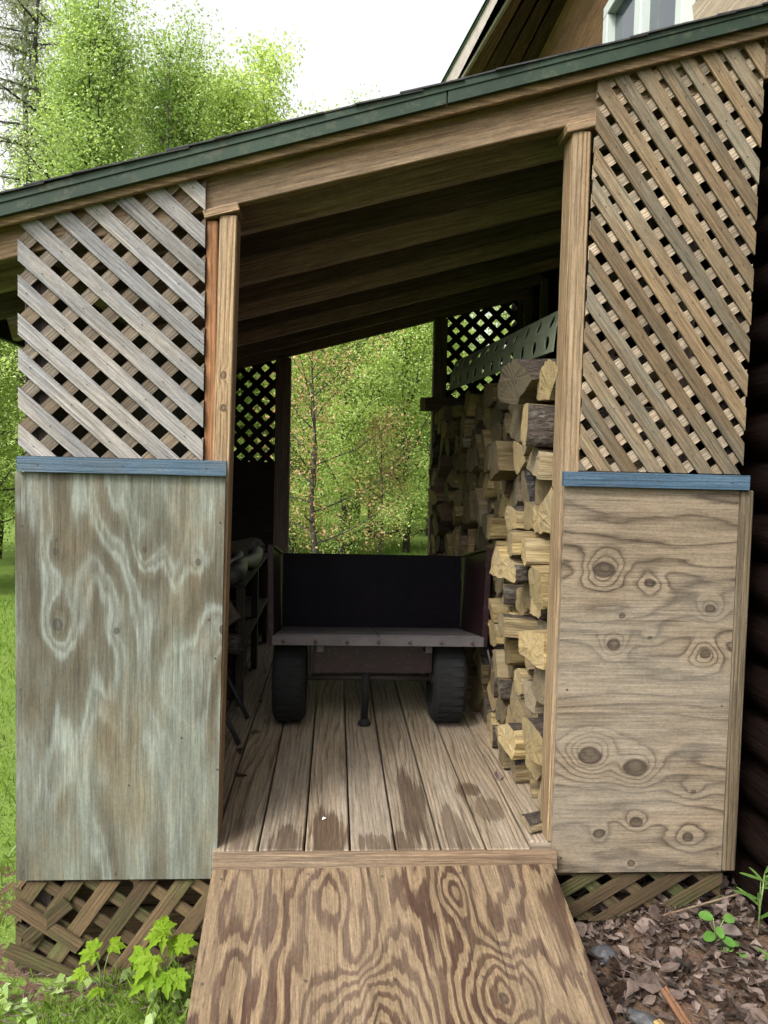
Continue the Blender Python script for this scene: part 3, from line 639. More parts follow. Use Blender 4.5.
for p in pts:
    tp_=1.45 if p[0]<3.16 else hz+.012*math.sin(p[0]*9)
    cell=[(2.555,.002),(5.625,.002),(5.625,tp_),(2.555,tp_)]
    for q in pts:
        if q is p or abs(q[0]-p[0])>.5 or abs(q[1]-p[1])>.5: continue
        # half plane nearer to p
        a,b=q[0]-p[0],q[1]-p[1]; c=(q[0]**2+q[1]**2-p[0]**2-p[1]**2)/2; cell=clip(cell,a,b,c)
        if len(cell)<3: break
    if len(cell)<3: continue
    cy=sum(c[0] for c in cell)/len(cell); cz=sum(c[1] for c in cell)/len(cell)
    # drop tiny edges, then shrink
    cc=[c for i,c in enumerate(cell) if math.hypot(c[0]-cell[i-1][0],c[1]-cell[i-1][1])>.014]
    if len(cc)>4 and rl.random()<.75:      # split logs have few sides: drop the corner that loses the least
        for _ in range(len(cc)-rl.choice((4,4,5))):
            best=min(range(len(cc)),key=lambda i:abs((cc[i][0]-cc[i-1][0])*(cc[(i+1)%len(cc)][1]-cc[i-1][1])-(cc[(i+1)%len(cc)][0]-cc[i-1][0])*(cc[i][1]-cc[i-1][1]))); cc.pop(best)
            if len(cc)<=4: break
    if len(cc)<3: continue
    g=rl.uniform(.76,.975)
    poly=[((c[0]-cy)*g,(c[1]-cz)*g) for c in cc]
    ne=len(poly); lens=[math.hypot(poly[(i+1)%ne][0]-poly[i][0],poly[(i+1)%ne][1]-poly[i][1]) for i in range(ne)]
    kind=rl.random(); barks=set()
    if kind<.72:
        i0=max(range(ne),key=lambda i:lens[i]*rl.uniform(.5,1.)); barks={i0}
        if rl.random()<.35: barks.add((i0+1)%ne)
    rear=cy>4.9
    front=cy<3.05
    sel=seen_rows[p[2]]; idx=sel.index(p)
    dark=(abs(cy-2.98)<.09 and abs(cz-1.16)<.07)
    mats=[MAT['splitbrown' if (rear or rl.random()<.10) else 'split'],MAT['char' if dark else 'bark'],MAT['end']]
    if dark: barks=set(range(ne))
    Lx=rl.uniform(.36,.46); face=.755+rl.uniform(-.035,.035)-(.04 if rear else 0)-(rl.uniform(.0,.09) if cy<3.3 else rl.uniform(0,.03))
    up='bottom layer' if p[2]==0 else ('top layer' if p[2]==rows-1 else ordw(p[2])+' layer up')
    ds='pale split log' if not barks else 'bark-sided split log'
    if mats[0] is MAT['splitbrown']: ds='brown split log' if not barks else 'brown barky log'
    if dark: ds='black log'
    lab=f"{ds} in the stack's {up}, {ordw(idx).replace('-',' ')} from the front post"
    yaw=rl.gauss(0,.05)+(rl.uniform(-.05,.30) if front else 0)
    make_log(poly,(face+Lx/2,cy,cz),Lx,lab,barks,mats,(0,rl.gauss(0,.025),yaw),rl.random(),'split firewood stacked along the house wall')
# logs lying loose on top of the stack
def wedge(r,a0,a1,nseg=4,extra=()):
    p=[(r*math.cos(a0+(a1-a0)*i/nseg),r*math.sin(a0+(a1-a0)*i/nseg)) for i in range(nseg+1)]
    if a1-a0<math.pi*1.9: p=p+[(0,0)]
    cx_=sum(q[0] for q in p)/len(p); cy_=sum(q[1] for q in p)/len(p)
    return [(q[0]-cx_,q[1]-cy_) for q in p]
G='split firewood stacked along the house wall'
tops=[((.63,2.86,FZ+.10),wedge(.155,.15,2.6),{0,1,2,3},.50,(0.03,-.10,.16),'big split log with shaggy rounded bark top, highest at the front of the stack',('split','bark')),
      ((.70,2.66,FZ+.07),wedge(.13,.1,2.5),{0,1,2,3},.45,(-.1,-.04,.2),'bark-topped split log lying in front of the biggest log at the very top',('split','bark')),
      ((.74,3.06,FZ+.085),wedge(.13,.5,2.7),set(),.45,(0,0,.05),'pale bare split log standing proud just behind the biggest top log',('split','bark')),
      ((.60,5.46,hz+.047),[(-.06,-.045),(.06,-.045),(.06,.045),(-.06,.045)],set(),.42,(0,0,.1),'squared pale offcut jutting out at the top of the stack beside the rear post',('split','bark'))]
for i,(fc,poly,bk,Lx,rot,lab,mt) in enumerate(tops):
    make_log(poly,(fc[0]+Lx/2,fc[1],fc[2]),Lx,lab,bk,[MAT[mt[0]],MAT[mt[1]],MAT['end']],rot,90+i,G)
# a few that fell to the floor by the stack
for i,(x,y,lab) in enumerate(((.80,2.55,'thin strip of bark on the deck at the foot of the firewood'),)):
    o=make_log([(-.05,-.008),(.05,-.012),(.045,.012),(-.04,.014)],(x,y,.016),.28,lab,{2},[MAT['split'],MAT['bark'],MAT['end']],(0,0,.2),300+i,None); o['category']='bark strip'; o.name='bark_strip'

# perforated strip lying on the stack
def perforated():
    m=M(); a=V(.80,2.86,1.725); b=V(.625,4.28,1.715); ax=(b-a); L=ax.length; ax/=L; nC=11
    for fl,(wd,off) in enumerate((((V(-.10,0,-1)),0),((V(.34,0,.94)),0))):
        wd=(wd-ax*wd.dot(ax)).normalized(); W=.082
        for c in range(nC):
            u0=L*c/nC; du=L/nC
            def P(u,w): return a+ax*u+wd*w
            rect=[]; hole=[]
            for k in range(16):
                t=2*math.pi*k/16; cx_,cy_=math.cos(t),math.sin(t); s=1/max(abs(cx_),abs(cy_))
                rect.append(P(u0+du/2+cx_*s*du/2, W/2+cy_*s*W/2)); hole.append(P(u0+du/2+cx_*.023, W/2+cy_*.027))
            for k in range(16):
                k2=(k+1)%16; m.face([rect[k],rect[k2],hole[k2],hole[k]])
    return m
ps=perforated().build('perforated_strip',MAT['bluegrey']); md=ps.modifiers.new('s','SOLIDIFY'); md.thickness=.006; md.offset=0
tag(ps,'pale green strip with two rows of oval holes on top of the firewood','strip')

# ------------------------------------------------------------------ clutter along the left wall
sf=thing('storage_rack','low dark timber rack holding clutter along the left wall inside the shed','rack',(-.7,4.5,0))
for z in (.30,.60):
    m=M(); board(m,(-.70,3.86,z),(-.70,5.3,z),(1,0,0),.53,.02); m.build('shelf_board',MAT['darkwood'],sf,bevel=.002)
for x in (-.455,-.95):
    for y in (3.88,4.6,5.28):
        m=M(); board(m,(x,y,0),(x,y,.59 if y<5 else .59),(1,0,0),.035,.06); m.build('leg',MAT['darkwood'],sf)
tp=M()
for i,(r0,dx,dz) in enumerate(((.040,0,-.012),(.034,-.085,-.016))):
    pp=[(-.50+dx+.018*math.sin(j*1.3+i)+.004*j,3.80+j*.13,.664+dz+.008*math.sin(j*2.1+i)) for j in range(10)]
    tube(tp,pp,[r0*(1+.16*math.sin(j*2.7+i)) for j in range(10)],12)
tag(tp.build('rolled_tarp',MAT['tarp']),'crumpled grey rolled tarp lying on top of the dark rack','tarp')
def crate(label,x,y,z,w,d,h,rz,mat,lab_cat='crate',name='crate'):
    c=thing(name,label,lab_cat,(x,y,z)); 
    for k_ in range(3):
        zz=z+h*(.17+.33*k_)
        for s in (-1,1):
            m=M(); board(m,(x-w/2,y+s*(d/2-.006),zz),(x+w/2,y+s*(d/2-.006),zz),(0,0,1),h*.28,.011); m.build('slat',MAT[mat],c)
            m=M(); board(m,(x+s*(w/2-.006),y-d/2+.013,zz),(x+s*(w/2-.006),y+d/2-.013,zz),(0,0,1),h*.28,.011); m.build('slat',MAT[mat],c)
    m=M(); board(m,(x-w/2+.013,y,z+.006),(x+w/2-.013,y,z+.006),(0,1,0),d-.03,.01); m.build('crate_base',MAT[mat],c)
    c.rotation_euler=(0,0,0); return c
crate('dark slatted crate on the lower shelf of the rack',-.66,4.12,.312,.36,.40,.21,0,'darkwood')
crate('dark slatted crate on the floor under the rack',-.68,4.2,.001,.40,.5,.26,0,'darkwood')
m=M(); board(m,(-.74,3.83,.32),(-.47,3.79,.50),(0,0,1),.10,.022); tag(m.build('leaning_board',MAT['sheath']),'short dark board leaning slantwise against the front of the rack','board')
o=make_log(wedge(.10,.1,2.9),(-.60,3.78,.20),.34,'weathered bark-covered log wedged under the slanting board of the rack',{0,1,2,3},[MAT['splitbrown'],MAT['bark'],MAT['end']],(0,.1,.3),501,None)
o.location=(-.60,3.74,.34); 
make_log(wedge(.09,.0,3.1),(-.56,4.95,.68),.30,'short dark log lying on the rear end of the rack',{0,1,2,3},[MAT['splitbrown'],MAT['bark'],MAT['end']],(0,0,1.3),502,None)
# folding chair behind the left panel
ch=thing('folding_chair','black metal folding chair standing behind the left plywood panel','chair',(-.62,3.3,0))
for y in (3.28,3.62):
    m=M(); tube(m,[(-.385,y+.02,.012),(-.43,y+.02,.10),(-.60,y,.44),(-.72,y,.80)],.011,8); m.build('leg',MAT['black'],ch)
    m=M(); tube(m,[(-.80,y+.01,.012),(-.62,y+.01,.40)],.011,8); m.build('leg',MAT['black'],ch)
for y in (3.14,):
    m=M(); tube(m,[(-.445,y+.1,.012),(-.50,y+.1,.12),(-.58,y+.12,.26)],.011,8); m.build('brace',MAT['black'],ch)
m=M(); board(m,(-.78,3.45,.44),(-.48,3.45,.44),(0,1,0),.34,.02); m.build('seat',MAT['black'],ch,bevel=.006)
m=M(); board(m,(-.70,3.45,.68),(-.735,3.45,.82),(0,1,0),.34,.018); m.build('backrest',MAT['black'],ch,bevel=.006)

# ------------------------------------------------------------------ house
HX=1.405
hs=thing('house','brown timber house with log siding, lap siding above and deep dark eaves','house',(3.5,4,-.3))
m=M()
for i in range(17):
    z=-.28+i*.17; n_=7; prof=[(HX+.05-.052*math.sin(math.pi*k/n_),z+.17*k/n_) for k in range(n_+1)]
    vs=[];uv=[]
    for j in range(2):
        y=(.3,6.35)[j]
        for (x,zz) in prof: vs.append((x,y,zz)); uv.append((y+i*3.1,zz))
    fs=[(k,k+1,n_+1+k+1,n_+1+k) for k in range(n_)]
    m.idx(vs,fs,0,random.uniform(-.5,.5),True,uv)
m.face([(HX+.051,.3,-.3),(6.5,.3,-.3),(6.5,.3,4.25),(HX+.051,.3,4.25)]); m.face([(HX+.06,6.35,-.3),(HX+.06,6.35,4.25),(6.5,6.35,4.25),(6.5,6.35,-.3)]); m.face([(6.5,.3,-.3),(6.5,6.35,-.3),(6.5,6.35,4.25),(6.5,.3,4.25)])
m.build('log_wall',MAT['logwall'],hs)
def laps(y0,y1,z0,z1,mat,name,step=.115):
    m=M(); z=z0; 
    while z<z1-.01:
        board(m,(HX+.012,y0,z+step/2),(HX+.012,y1,z+step/2),(-.20,0,1),step+.016,.014); z+=step
    m.build(name,MAT[mat],hs)
WY0,WY1,WZ0,WZ1=3.17,4.15,2.86,3.63
laps(.3,WY0-.002,2.62,4.2,'lap','lap_siding'); laps(WY1+.002,6.35,2.62,4.2,'shadedwall','shaded_siding',.17)  # far stretch takes the siding with eave shade painted in
laps(WY0,WY1,WZ1+.002,4.2,'lap','lap_siding')
laps(WY0,WY1,2.62,WZ0-.002,'lap','lap_siding')
wn=M()
for (ya,yb,za,zb) in ((WY0,WY1,WZ0,WZ0+.06),(WY0,WY1,WZ1-.06,WZ1),(WY0,WY0+.065,WZ0+.06,WZ1-.06),(WY1-.065,WY1,WZ0+.06,WZ1-.06),((WY0+WY1)/2-.04,(WY0+WY1)/2+.04,WZ0+.06,WZ1-.06)):
    board(wn,(HX-.02,ya,(za+zb)/2),(HX-.02,yb,(za+zb)/2),(0,0,1),zb-za,.06)
wf=wn.build('window',MAT['winframe'],hs,bevel=.004)
for (ya,yb) in ((WY0+.065,(WY0+WY1)/2-.04),((WY0+WY1)/2+.04,WY1-.065)):
    m=M(); m.face([(HX-.005,ya,WZ0+.06),(HX-.005,ya,WZ1-.06),(HX-.005,yb,WZ1-.06),(HX-.005,yb,WZ0+.06)]); g=m.build('pane',MAT['glass'],None); g.parent=wf
# eave: soffit boards running with the wall, fascia, green drip edge
E0=V(.985,.2,4.17); E1=V(.86,9.3,4.17)
E0=V(1.09,4.2,4.2); d_=(V(.872,6.1,4.2)-V(1.0,5.1,4.2)).normalized()
Ea=V(1.05,5.1,4.2)-d_*5.0; Eb=V(1.05,5.1,4.2)+d_*1.75
m=M()
for i in range(4):
    f0,f1=i/4,(i+1)/4
    a0=Ea.lerp(V(HX+.02,Ea.y,4.2),f0+.001); a1=Ea.lerp(V(HX+.02,Ea.y,4.2),f1-.003); b0=Eb.lerp(V(HX+.02,Eb.y,4.2),f0+.001); b1=Eb.lerp(V(HX+.02,Eb.y,4.2),f1-.003)
    t_=random.uniform(-.5,.5); L_=(b0-a0).length
    m.face([a0,a1,b1,b0],[(i*7,0),(i*7,.12),(i*7+L_,.12),(i*7+L_,0)],tint=t_)
m.face([Ea+V(-.01,0,.012),Eb+V(-.01,0,.012),V(HX+.05,Eb.y,4.212),V(HX+.05,Ea.y,4.212)])
m.build('soffit',MAT['soffit'],hs)
m=M(); board(m,Ea+V(-.004,0,.095),Eb+V(-.004,0,.095),(0,0,1),.22,.022); m.build('eave_fascia',MAT['trimpale'],hs)
m=M(); board(m,Ea+V(-.02,0,.214),Eb+V(-.02,0,.214),(0,0,1),.022,.012); m.build('drip_edge',MAT['trimgreen'],hs)
m=M(); m.face([Ea+V(-.04,0,.212),Eb+V(-.04,0,.212),V(4.2,Eb.y,6.0),V(4.2,Ea.y,6.0)]); m.face([V(4.2,Ea.y,6.0),V(4.2,Eb.y,6.0),V(7.4,Eb.y,4.2),V(7.4,Ea.y,4.2)])
m.face([(HX,.3,4.2),(6.5,.3,4.2),(4.2,.3,5.9)]); m.face([(HX,6.35,4.2),(4.2,6.35,5.9),(6.5,6.35,4.2)]); m.build('house_roof',MAT['shingle'],hs)

# ------------------------------------------------------------------ ground
def gz(x,y):
    z=-.42
    s=min(max((x-.3)/.9,0),1); s=s*s*(3-2*s)
    z+=.19*s*min(max((y-1.1)/1.0,0),1)*(1 if y<3 else 1)
    z+=.02*math.sin(x*2.1+y*1.3)+.012*math.sin(x*5.3-y*4.1)
    if y>8: z-=.008*(y-8)
    if x<-2: z-=.02*(-2-x) if x>-8 else .12
    return z
xs=sorted(set([round(v,3) for v in np.concatenate([np.linspace(-70,-6,24),np.linspace(-6,-2,24),np.linspace(-2,2.2,90),np.linspace(2.2,8,14),np.linspace(8,70,18)])]))
ys=sorted(set([round(v,3) for v in np.concatenate([np.linspace(-40,-2,14),np.linspace(-2,0.9,18),np.linspace(.9,3.0,50),np.linspace(3.0,16,50),np.linspace(16,110,34)])]))
m=M(); vs=[(x,y,gz(x,y)) for y in ys for x in xs]; nx=len(xs)
fs=[(j*nx+i,j*nx+i+1,(j+1)*nx+i+1,(j+1)*nx+i) for j in range(len(ys)-1) for i in range(nx-1)]
m.idx(vs,fs)
k=N('ground_soil_and_lawn'); tc=k.n('ShaderNodeTexCoord'); x_,y_,z_=k.sep(tc.outputs['Object']); P_=tc.outputs['Object']
n1=k.noise(P_,3.,5,.6); n2=k.noise(P_,45.,4,.7); n3=k.noise(P_,14.,3,.6)
gr=k.mix(n2,(.06,.105,.018),(.17,.25,.045)); gr=k.mix(k.mapr(n1,.45,.7,0,.35),gr,(.16,.20,.05))
so=k.mix(n2,(.035,.022,.014),(.16,.105,.07)); so=k.mix(k.mapr(n3,.5,.7,0,.6),so,(.10,.055,.035))
ms=k.math('ADD',k.mapr(x_,.0,.45),k.math('MULTIPLY',k.math('SUBTRACT',n3,.5),.5))
under=k.math('MULTIPLY',k.mapr(y_,2.36,2.46),k.math('MULTIPLY',k.mapr(x_,-1.05,-.98),k.mapr(y_,5.7,6.,1,0)))
ms=k.math('MAXIMUM',k.math('MULTIPLY',ms,k.mapr(y_,9.,11.,1,0)),under)
near=k.math('MULTIPLY',k.mapr(n3,.42,.58),k.math('MULTIPLY',k.mapr(y_,2.15,2.40,0,.9),k.mapr(y_,3.,3.3,1,0)))
ms=k.math('MAXIMUM',ms,near)
k.bsdf(k.mix(k.mapr(ms,.35,.6,0,1,True),gr,so),.95,n2,.9,.02,.15)
g=m.build('ground',k.m); g['kind']='structure'

# ------------------------------------------------------------------ leaves, grass
def bulk(name,verts,faces,tints,mat,parent=None,uv=None):
    """fast numpy mesh of equal-sized faces"""
    me=bpy.data.meshes.new(name); nv=len(verts); nf,k=faces.shape
    me.vertices.add(nv); me.vertices.foreach_set('co',verts.astype(np.float32).ravel())
    me.loops.add(nf*k); me.loops.foreach_set('vertex_index',faces.astype(np.int32).ravel())
    me.polygons.add(nf); me.polygons.foreach_set('loop_start',np.arange(0,nf*k,k,dtype=np.int32)); me.polygons.foreach_set('loop_total',np.full(nf,k,dtype=np.int32))
    a=me.attributes.new('tint','FLOAT','FACE'); a.data.foreach_set('value',tints.astype(np.float32))
    me.materials.append(mat); me.update(calc_edges=True); me.validate()
    o=bpy.data.objects.new(name,me); COL.objects.link(o)
    if parent is not None: o.parent=parent
    return o
def rand_unit(n,up=0.):
    v=RNG.normal(size=(n,3)); v[:,2]+=up; return v/np.linalg.norm(v,axis=1,keepdims=True)
def leaf_quads(C,size,up=.9,asp=.55,droop=0.):
    """diamond leaves, folded a little along the midrib: two triangles each -> quads of 4 verts"""
    n=len(C); nrm=rand_unit(n,up); a=rand_unit(n); a-=nrm*(a*nrm).sum(1,keepdims=True); a/=np.linalg.norm(a,axis=1,keepdims=True); b=np.cross(nrm,a)
    s=size*RNG.uniform(.6,1.25,size=(n,1)); 
    p0=C-a*s*.5; p2=C+a*s*.5-nrm*s*.1; p1=C+b*s*asp*.5+nrm*s*.12; p3=C-b*s*asp*.5+nrm*s*.12
    V_=np.stack([p0,p1,p2,p3],1).reshape(-1,3); F=np.arange(4*n).reshape(n,4); return V_,F
def tree_meshes(seed,h,cr,base,nlimb,nleaf,lsize,spread,leafm,kind='broad',lean=0.,trunk_r=None,profile=None):
    global RNG
    RNG=np.random.default_rng(seed); rn=random.Random(seed)
    tm=M(); r0=trunk_r or h*.013
    top=V(lean*h+rn.uniform(-.2,.2),rn.uniform(-.2,.2),h*.97)
    tpts=[V(0,0,-.15)]+[V(top.x*(t**1.2)+rn.uniform(-1,1)*.012*h*(t<.95),top.y*t+rn.uniform(-1,1)*.012*h,h*.97*t) for t in (.12,.25,.4,.55,.7,.85,1)]
    tube(tm,tpts,[r0*(1.15 if i==0 else (1-.93*(i/7)**1.1)) for i in range(8)],8)
    def at(z):
        for a,b in zip(tpts,tpts[1:]):
            if a.z<=z<=b.z: return a.lerp(b,(z-a.z)/(b.z-a.z))
        return tpts[-1]
    C=[]
    for i in range(nlimb):
        f=(i+.5)/nlimb; z=base+(h*.95-base)*f**.9; s=at(z); az=i*2.4+rn.uniform(-.5,.5)
        if kind=='broad':
            ln=cr*(profile(f) if profile else math.sqrt(max(.05,1-((f-.35)/.7)**2)))*rn.uniform(.65,1.15); el=rn.uniform(.15,.5)+.7*f
        else:
            ln=cr*(1.02-f)**.8*rn.uniform(.75,1.1); el=-.12+.4*f+rn.uniform(-.1,.1)
        d=V(math.cos(az)*math.cos(el),math.sin(az)*math.cos(el),math.sin(el))
        pl=[s]; dd=d.copy()
        for j in range(4):
            dd=(dd+V(rn.uniform(-.25,.25),rn.uniform(-.25,.25),rn.uniform(-.12,.22) if kind=='broad' else rn.uniform(-.12,.12))).normalized(); pl.append(pl[-1]+dd*ln/4)
        tube(tm,pl,[r0*.33*(1-f*.6)*(1-.2*j) for j in range(5)],5,cap=False)
        for j in range(1,5):
            for q in range(3 if kind=='broad' else 4):
                tt=rn.random(); p=pl[j-1].lerp(pl[j],tt); e=V(rn.gauss(0,1),rn.gauss(0,1),rn.gauss(0,.7 if kind=='broad' else .25)).normalized()*ln*(.28 if kind=='broad' else .22)*rn.random()
                if kind=='broad' and q<2 and j>1: tube(tm,[p,p+e*.5+V(0,0,.03),p+e],[r0*.07,r0*.05,r0*.02],3,cap=False)
                C.append((p+e,ln))
    cs=np.array([tuple(c) for c,_ in C]); 
    wts=RNG.gamma(.9,1.,len(cs)); wts/=wts.sum(); pick=RNG.choice(len(cs),nleaf,p=wts)
    off=RNG.normal(size=(nleaf,3))*np.array([spread,spread,spread*(.7 if kind=='broad' else .35)])
    P=cs[pick]+off; P[:,2]=np.maximum(P[:,2],base*.55)
    Vv,F=leaf_quads(P,lsize,1.0,.55 if kind=='broad' else .16)
    ct=RNG.uniform(-.35,.35,len(cs))[pick]; tints=ct+RNG.uniform(-.25,.25,nleaf)
    return tm,(Vv,F,tints,MAT[leafm])
PROTO={}
def plant_tree(key,loc,sc,rz,label,cat,group,name):
    if key not in PROTO:
        raise KeyError(key)
    p=PROTO[key]
    r=thing(name,label,cat,loc,group); r.rotation_euler=(0,0,rz); r.scale=(sc,sc,sc)
    if isinstance(p,tuple):
        tm,lv=p
        t=tm.build('trunk',MAT['trunk']); t.parent=r; t.location=(0,0,0)
        c=bulk('crown',*lv,parent=r); PROTO[key]=[t,c]
    else:
        for o in p:
            c=o.copy(); COL.objects.link(c); c.parent=r
    return r
PROTO['broadA']=tree_meshes(3,9.4,1.9,1.6,58,56000,.062,.22,'leaf',profile=lambda f:1.1-.6*f)
PROTO['broadB']=tree_meshes(5,8.0,1.9,1.2,56,54000,.062,.22,'leafy',profile=lambda f:math.sqrt(max(.08,1-f*f)))
PROTO['young']=tree_meshes(9,4.6,1.7,.4,36,44000,.046,.17,'leafy')
PROTO['bronze']=tree_meshes(13,3.6,1.5,.5,24,3200,.05,.15,'leafr')
PROTO['conifer']=tree_meshes(17,8.5,2.0,.6,60,26000,.16,.13,'needle','conifer')
PROTO['pine']=tree_meshes(21,13.5,2.4,4.5,40,10000,.15,.15,'needlegrey','conifer',trunk_r=.11)
PROTO['whip']=tree_meshes(25,9.6,.9,5.0,13,420,.10,.16,'leafd',trunk_r=.05)
PROTO['darktree']=tree_meshes(29,8.5,1.9,2.3,38,46000,.054,.2,'leaf',trunk_r=.085)
PROTO['airy']=tree_meshes(33,9.6,1.3,4.5,24,5200,.085,.15,'leafy',trunk_r=.05)
T=[ # key, (x,y), scale, label
 ('pine',(-5.35,15.0),1.0,'tall sparse grey-green pine with bare lower branches rising over the left roof end','pine'),
 ('pine',(-6.3,16.5),1.02,'second grey pine standing close behind the first one in the top left corner','pine'),
 ('broadA',(-3.95,13.0),.96,'tall bright green leafy tree, highest broadleaf crown above the roof','tree'),
 ('broadB',(-5.9,14.0),.72,'low bright green tree in front of the pines above the left roof edge','tree'),
 ('broadA',(-2.9,14.4),.95,'mid green leafy tree beside the bare whip, above the roof','tree'),
 ('broadB',(-2.0,15.5),1.13,'yellow-green rounded tree above the roof, lower than its neighbours','tree'),
 ('airy',(-1.38,15.0),1.0,'small airy leafy crown farthest along the roof, against white sky','tree'),
 ('whip',(-2.75,12.6),.88,'thin nearly bare sapling with few small leaves sticking up against the sky','sapling'),
 ('broadB',(-4.45,9.6),.62,'bright green bushy tree beside the left plywood panel at the lawn edge','tree'),
 ('young',(-4.75,10.4),.95,'dense low green tree behind the lawn at the left picture edge','tree'),
 ('broadB',(-6.55,12.2),.85,'yellow-green tree at the top left edge of the photo','tree'),
 ('bronze',(-.25,10.6),1.0,'bronze-pink young tree seen through the rear opening next to its post','tree'),
 ('bronze',(.75,12.2),.62,'smaller bronze-leaved sapling in the middle of the rear opening','tree'),
 ('darktree',(.35,16.0),.95,'dark-trunked tree in the middle of the rear opening','tree'),
 ('darktree',(.85,17.2),1.05,'dark-trunked tree just behind the middle of the rear opening','tree'),
 ('darktree',(1.45,18.5),1.0,'slim dark-trunked tree toward the firewood side of the rear opening','tree'),
 ('broadA',(2.2,17.5),.9,'tall grey-trunked tree by the firewood edge of the rear opening','tree'),
 ('broadB',(-.9,17.0),.85,'bright tree behind the bronze sapling in the rear opening','tree'),
 ('young',(-.7,13.6),.9,'low green young tree behind the bronze sapling','tree'),
 ('conifer',(1.95,14.8),.42,'small dark conifer low beside the rear end of the firewood','conifer'),
 ('conifer',(2.7,19.0),.6,'dark spruce deeper in the wood behind the small conifer','conifer'),
 ('broadB',(.6,22.0),1.0,'broad yellow-green tree deep in the wood behind the rear opening','tree'),
 ('broadA',(-1.8,21.0),1.0,'deep green tree seen through the left rear lattice','tree'),
 ('broadA',(2.9,22.5),1.0,'leafy green tree farthest back toward the house side','tree'),
 ('young',(.1,12.6),.95,'bright young tree in the middle of the rear opening behind the bronze saplings','tree'),
 ('young',(1.25,13.4),1.05,'leafy young tree near the firewood side of the rear opening','tree'),
 ('young',(3.1,13.5),1.1,'young green tree behind the right rear lattice','tree'),
 ('young',(-2.6,12.0),1.0,'young green tree behind the left rear lattice','tree'),
 ('broadB',(-6.3,18.5),1.25,'yellow-green tree filling the gap low behind the pines','tree'),
 ('broadB',(-4.9,18.0),1.28,'rounded green tree behind the highest broadleaf crown','tree'),
 ('broadB',(-3.4,19.0),1.32,'soft green tree behind the thin bare sapling','tree'),
 ('broadB',(-2.1,20.0),1.30,'pale green tree farthest back just above the roof edge','tree'),
 ('broadA',(-8.5,12.5),.95,'large green tree out beyond the left edge of the lawn','tree'),
 ('young',(-6.0,9.5),.9,'bushy green sapling at the far left lawn edge','tree'),
]
for i,(key,(x,y),sc,lab,cat) in enumerate(T):
    plant_tree(key,(x,y,gz(x,y)),sc,i*1.7,lab,cat,'trees behind the shed',{'pine':'pine_tree','conifer':'conifer_tree','whip':'sapling','bronze':'bronze_tree'}.get(key,'leafy_tree'))
# far wood mass
RNG=np.random.default_rng(77)
n=70000; X=RNG.uniform(-34,22,n); Y=RNG.uniform(28,38,n); top=7.5+1.6*np.sin(X*.7)+1.1*np.sin(X*1.9+1)+.8*np.sin(X*4.1); Z=RNG.uniform(0,1,n)**.8*top-.6
Vv,F=leaf_quads(np.stack([X,Y,Z],1),.26,.8,.65)
o=bulk('distant_wood',Vv,F,RNG.uniform(-.5,.4,n)+.2*np.sin(X*2.3)*np.sin(Z*2),MAT['leaf']); o['kind']='stuff'; tag(o,'far green wood closing off the view behind the shed','wood')

# grass
def blades(n,xr,yr,hr,wr,ok=None,sc=1.):
    x=RNG.uniform(*xr,n); y=RNG.uniform(*yr,n)
    if ok is not None:
        kx=ok(x,y); x,y=x[kx],y[kx]
    n=len(x); z=np.array([gz(a,b) for a,b in zip(x,y)])-.004; h=RNG.uniform(*hr,n); w=RNG.uniform(*wr,n); az=RNG.uniform(0,6.28,n); ln=RNG.uniform(.1,.8,n)*h; az2=RNG.uniform(0,6.28,n)
    dx,dy=np.cos(az)*w/2,np.sin(az)*w/2; lx,ly=np.cos(az2)*ln,np.sin(az2)*ln
    p=[np.stack([x-dx,y-dy,z],1),np.stack([x+dx,y+dy,z],1),np.stack([x+lx*.4+dx*.7,y+ly*.4+dy*.7,z+h*.6],1),np.stack([x+lx,y+ly,z+h],1)]
    return np.stack(p,1).reshape(-1,3),n
ramp_free=lambda x,y:(x<-.40)|(x>.8)
parts=[]
hash_=lambda x,y: (np.sin(x*9.1)*np.sin(y*8.3+1)+np.sin(x*23+y*17)*.6)
V1,n1_=blades(15000,(-1.9,-.36),(1.1,2.42),(.015,.065),(.002,.005),lambda x,y:(hash_(x,y)>-.75+ (y>2.25)*.5))
V2,n2_=blades(26000,(-5.5,-1.06),(2.4,9.5),(.03,.07),(.004,.009))
V3,n3_=blades(6000,(-4.,4.),(9.,16.),(.04,.09),(.01,.02))
Vv=np.concatenate([V1,V2,V3]); n=n1_+n2_+n3_
o=bulk('lawn_grass',Vv,np.arange(4*n).reshape(n,4),RNG.uniform(-.5,.5,n),MAT['grass']); o['kind']='stuff'; tag(o,'short green lawn grass beside and behind the shed','grass')
# low broad weeds in the grass (ground cover)
n=1500; x=RNG.uniform(-1.7,-.38,n); y=RNG.uniform(1.2,2.36,n); kx=hash_(x*1.3,y*1.1)>.1; x,y=x[kx],y[kx]; n=len(x)
C=np.stack([x,y,np.array([gz(a,b) for a,b in zip(x,y)])+RNG.uniform(.01,.05,n)],1); Vv,F=leaf_quads(C,.038,2.2,.75)
o=bulk('ground_cover',Vv,F,RNG.uniform(-.4,.3,n),MAT['leaf']); o['kind']='stuff'; tag(o,'small round-leaved weeds growing through the grass','ground cover')

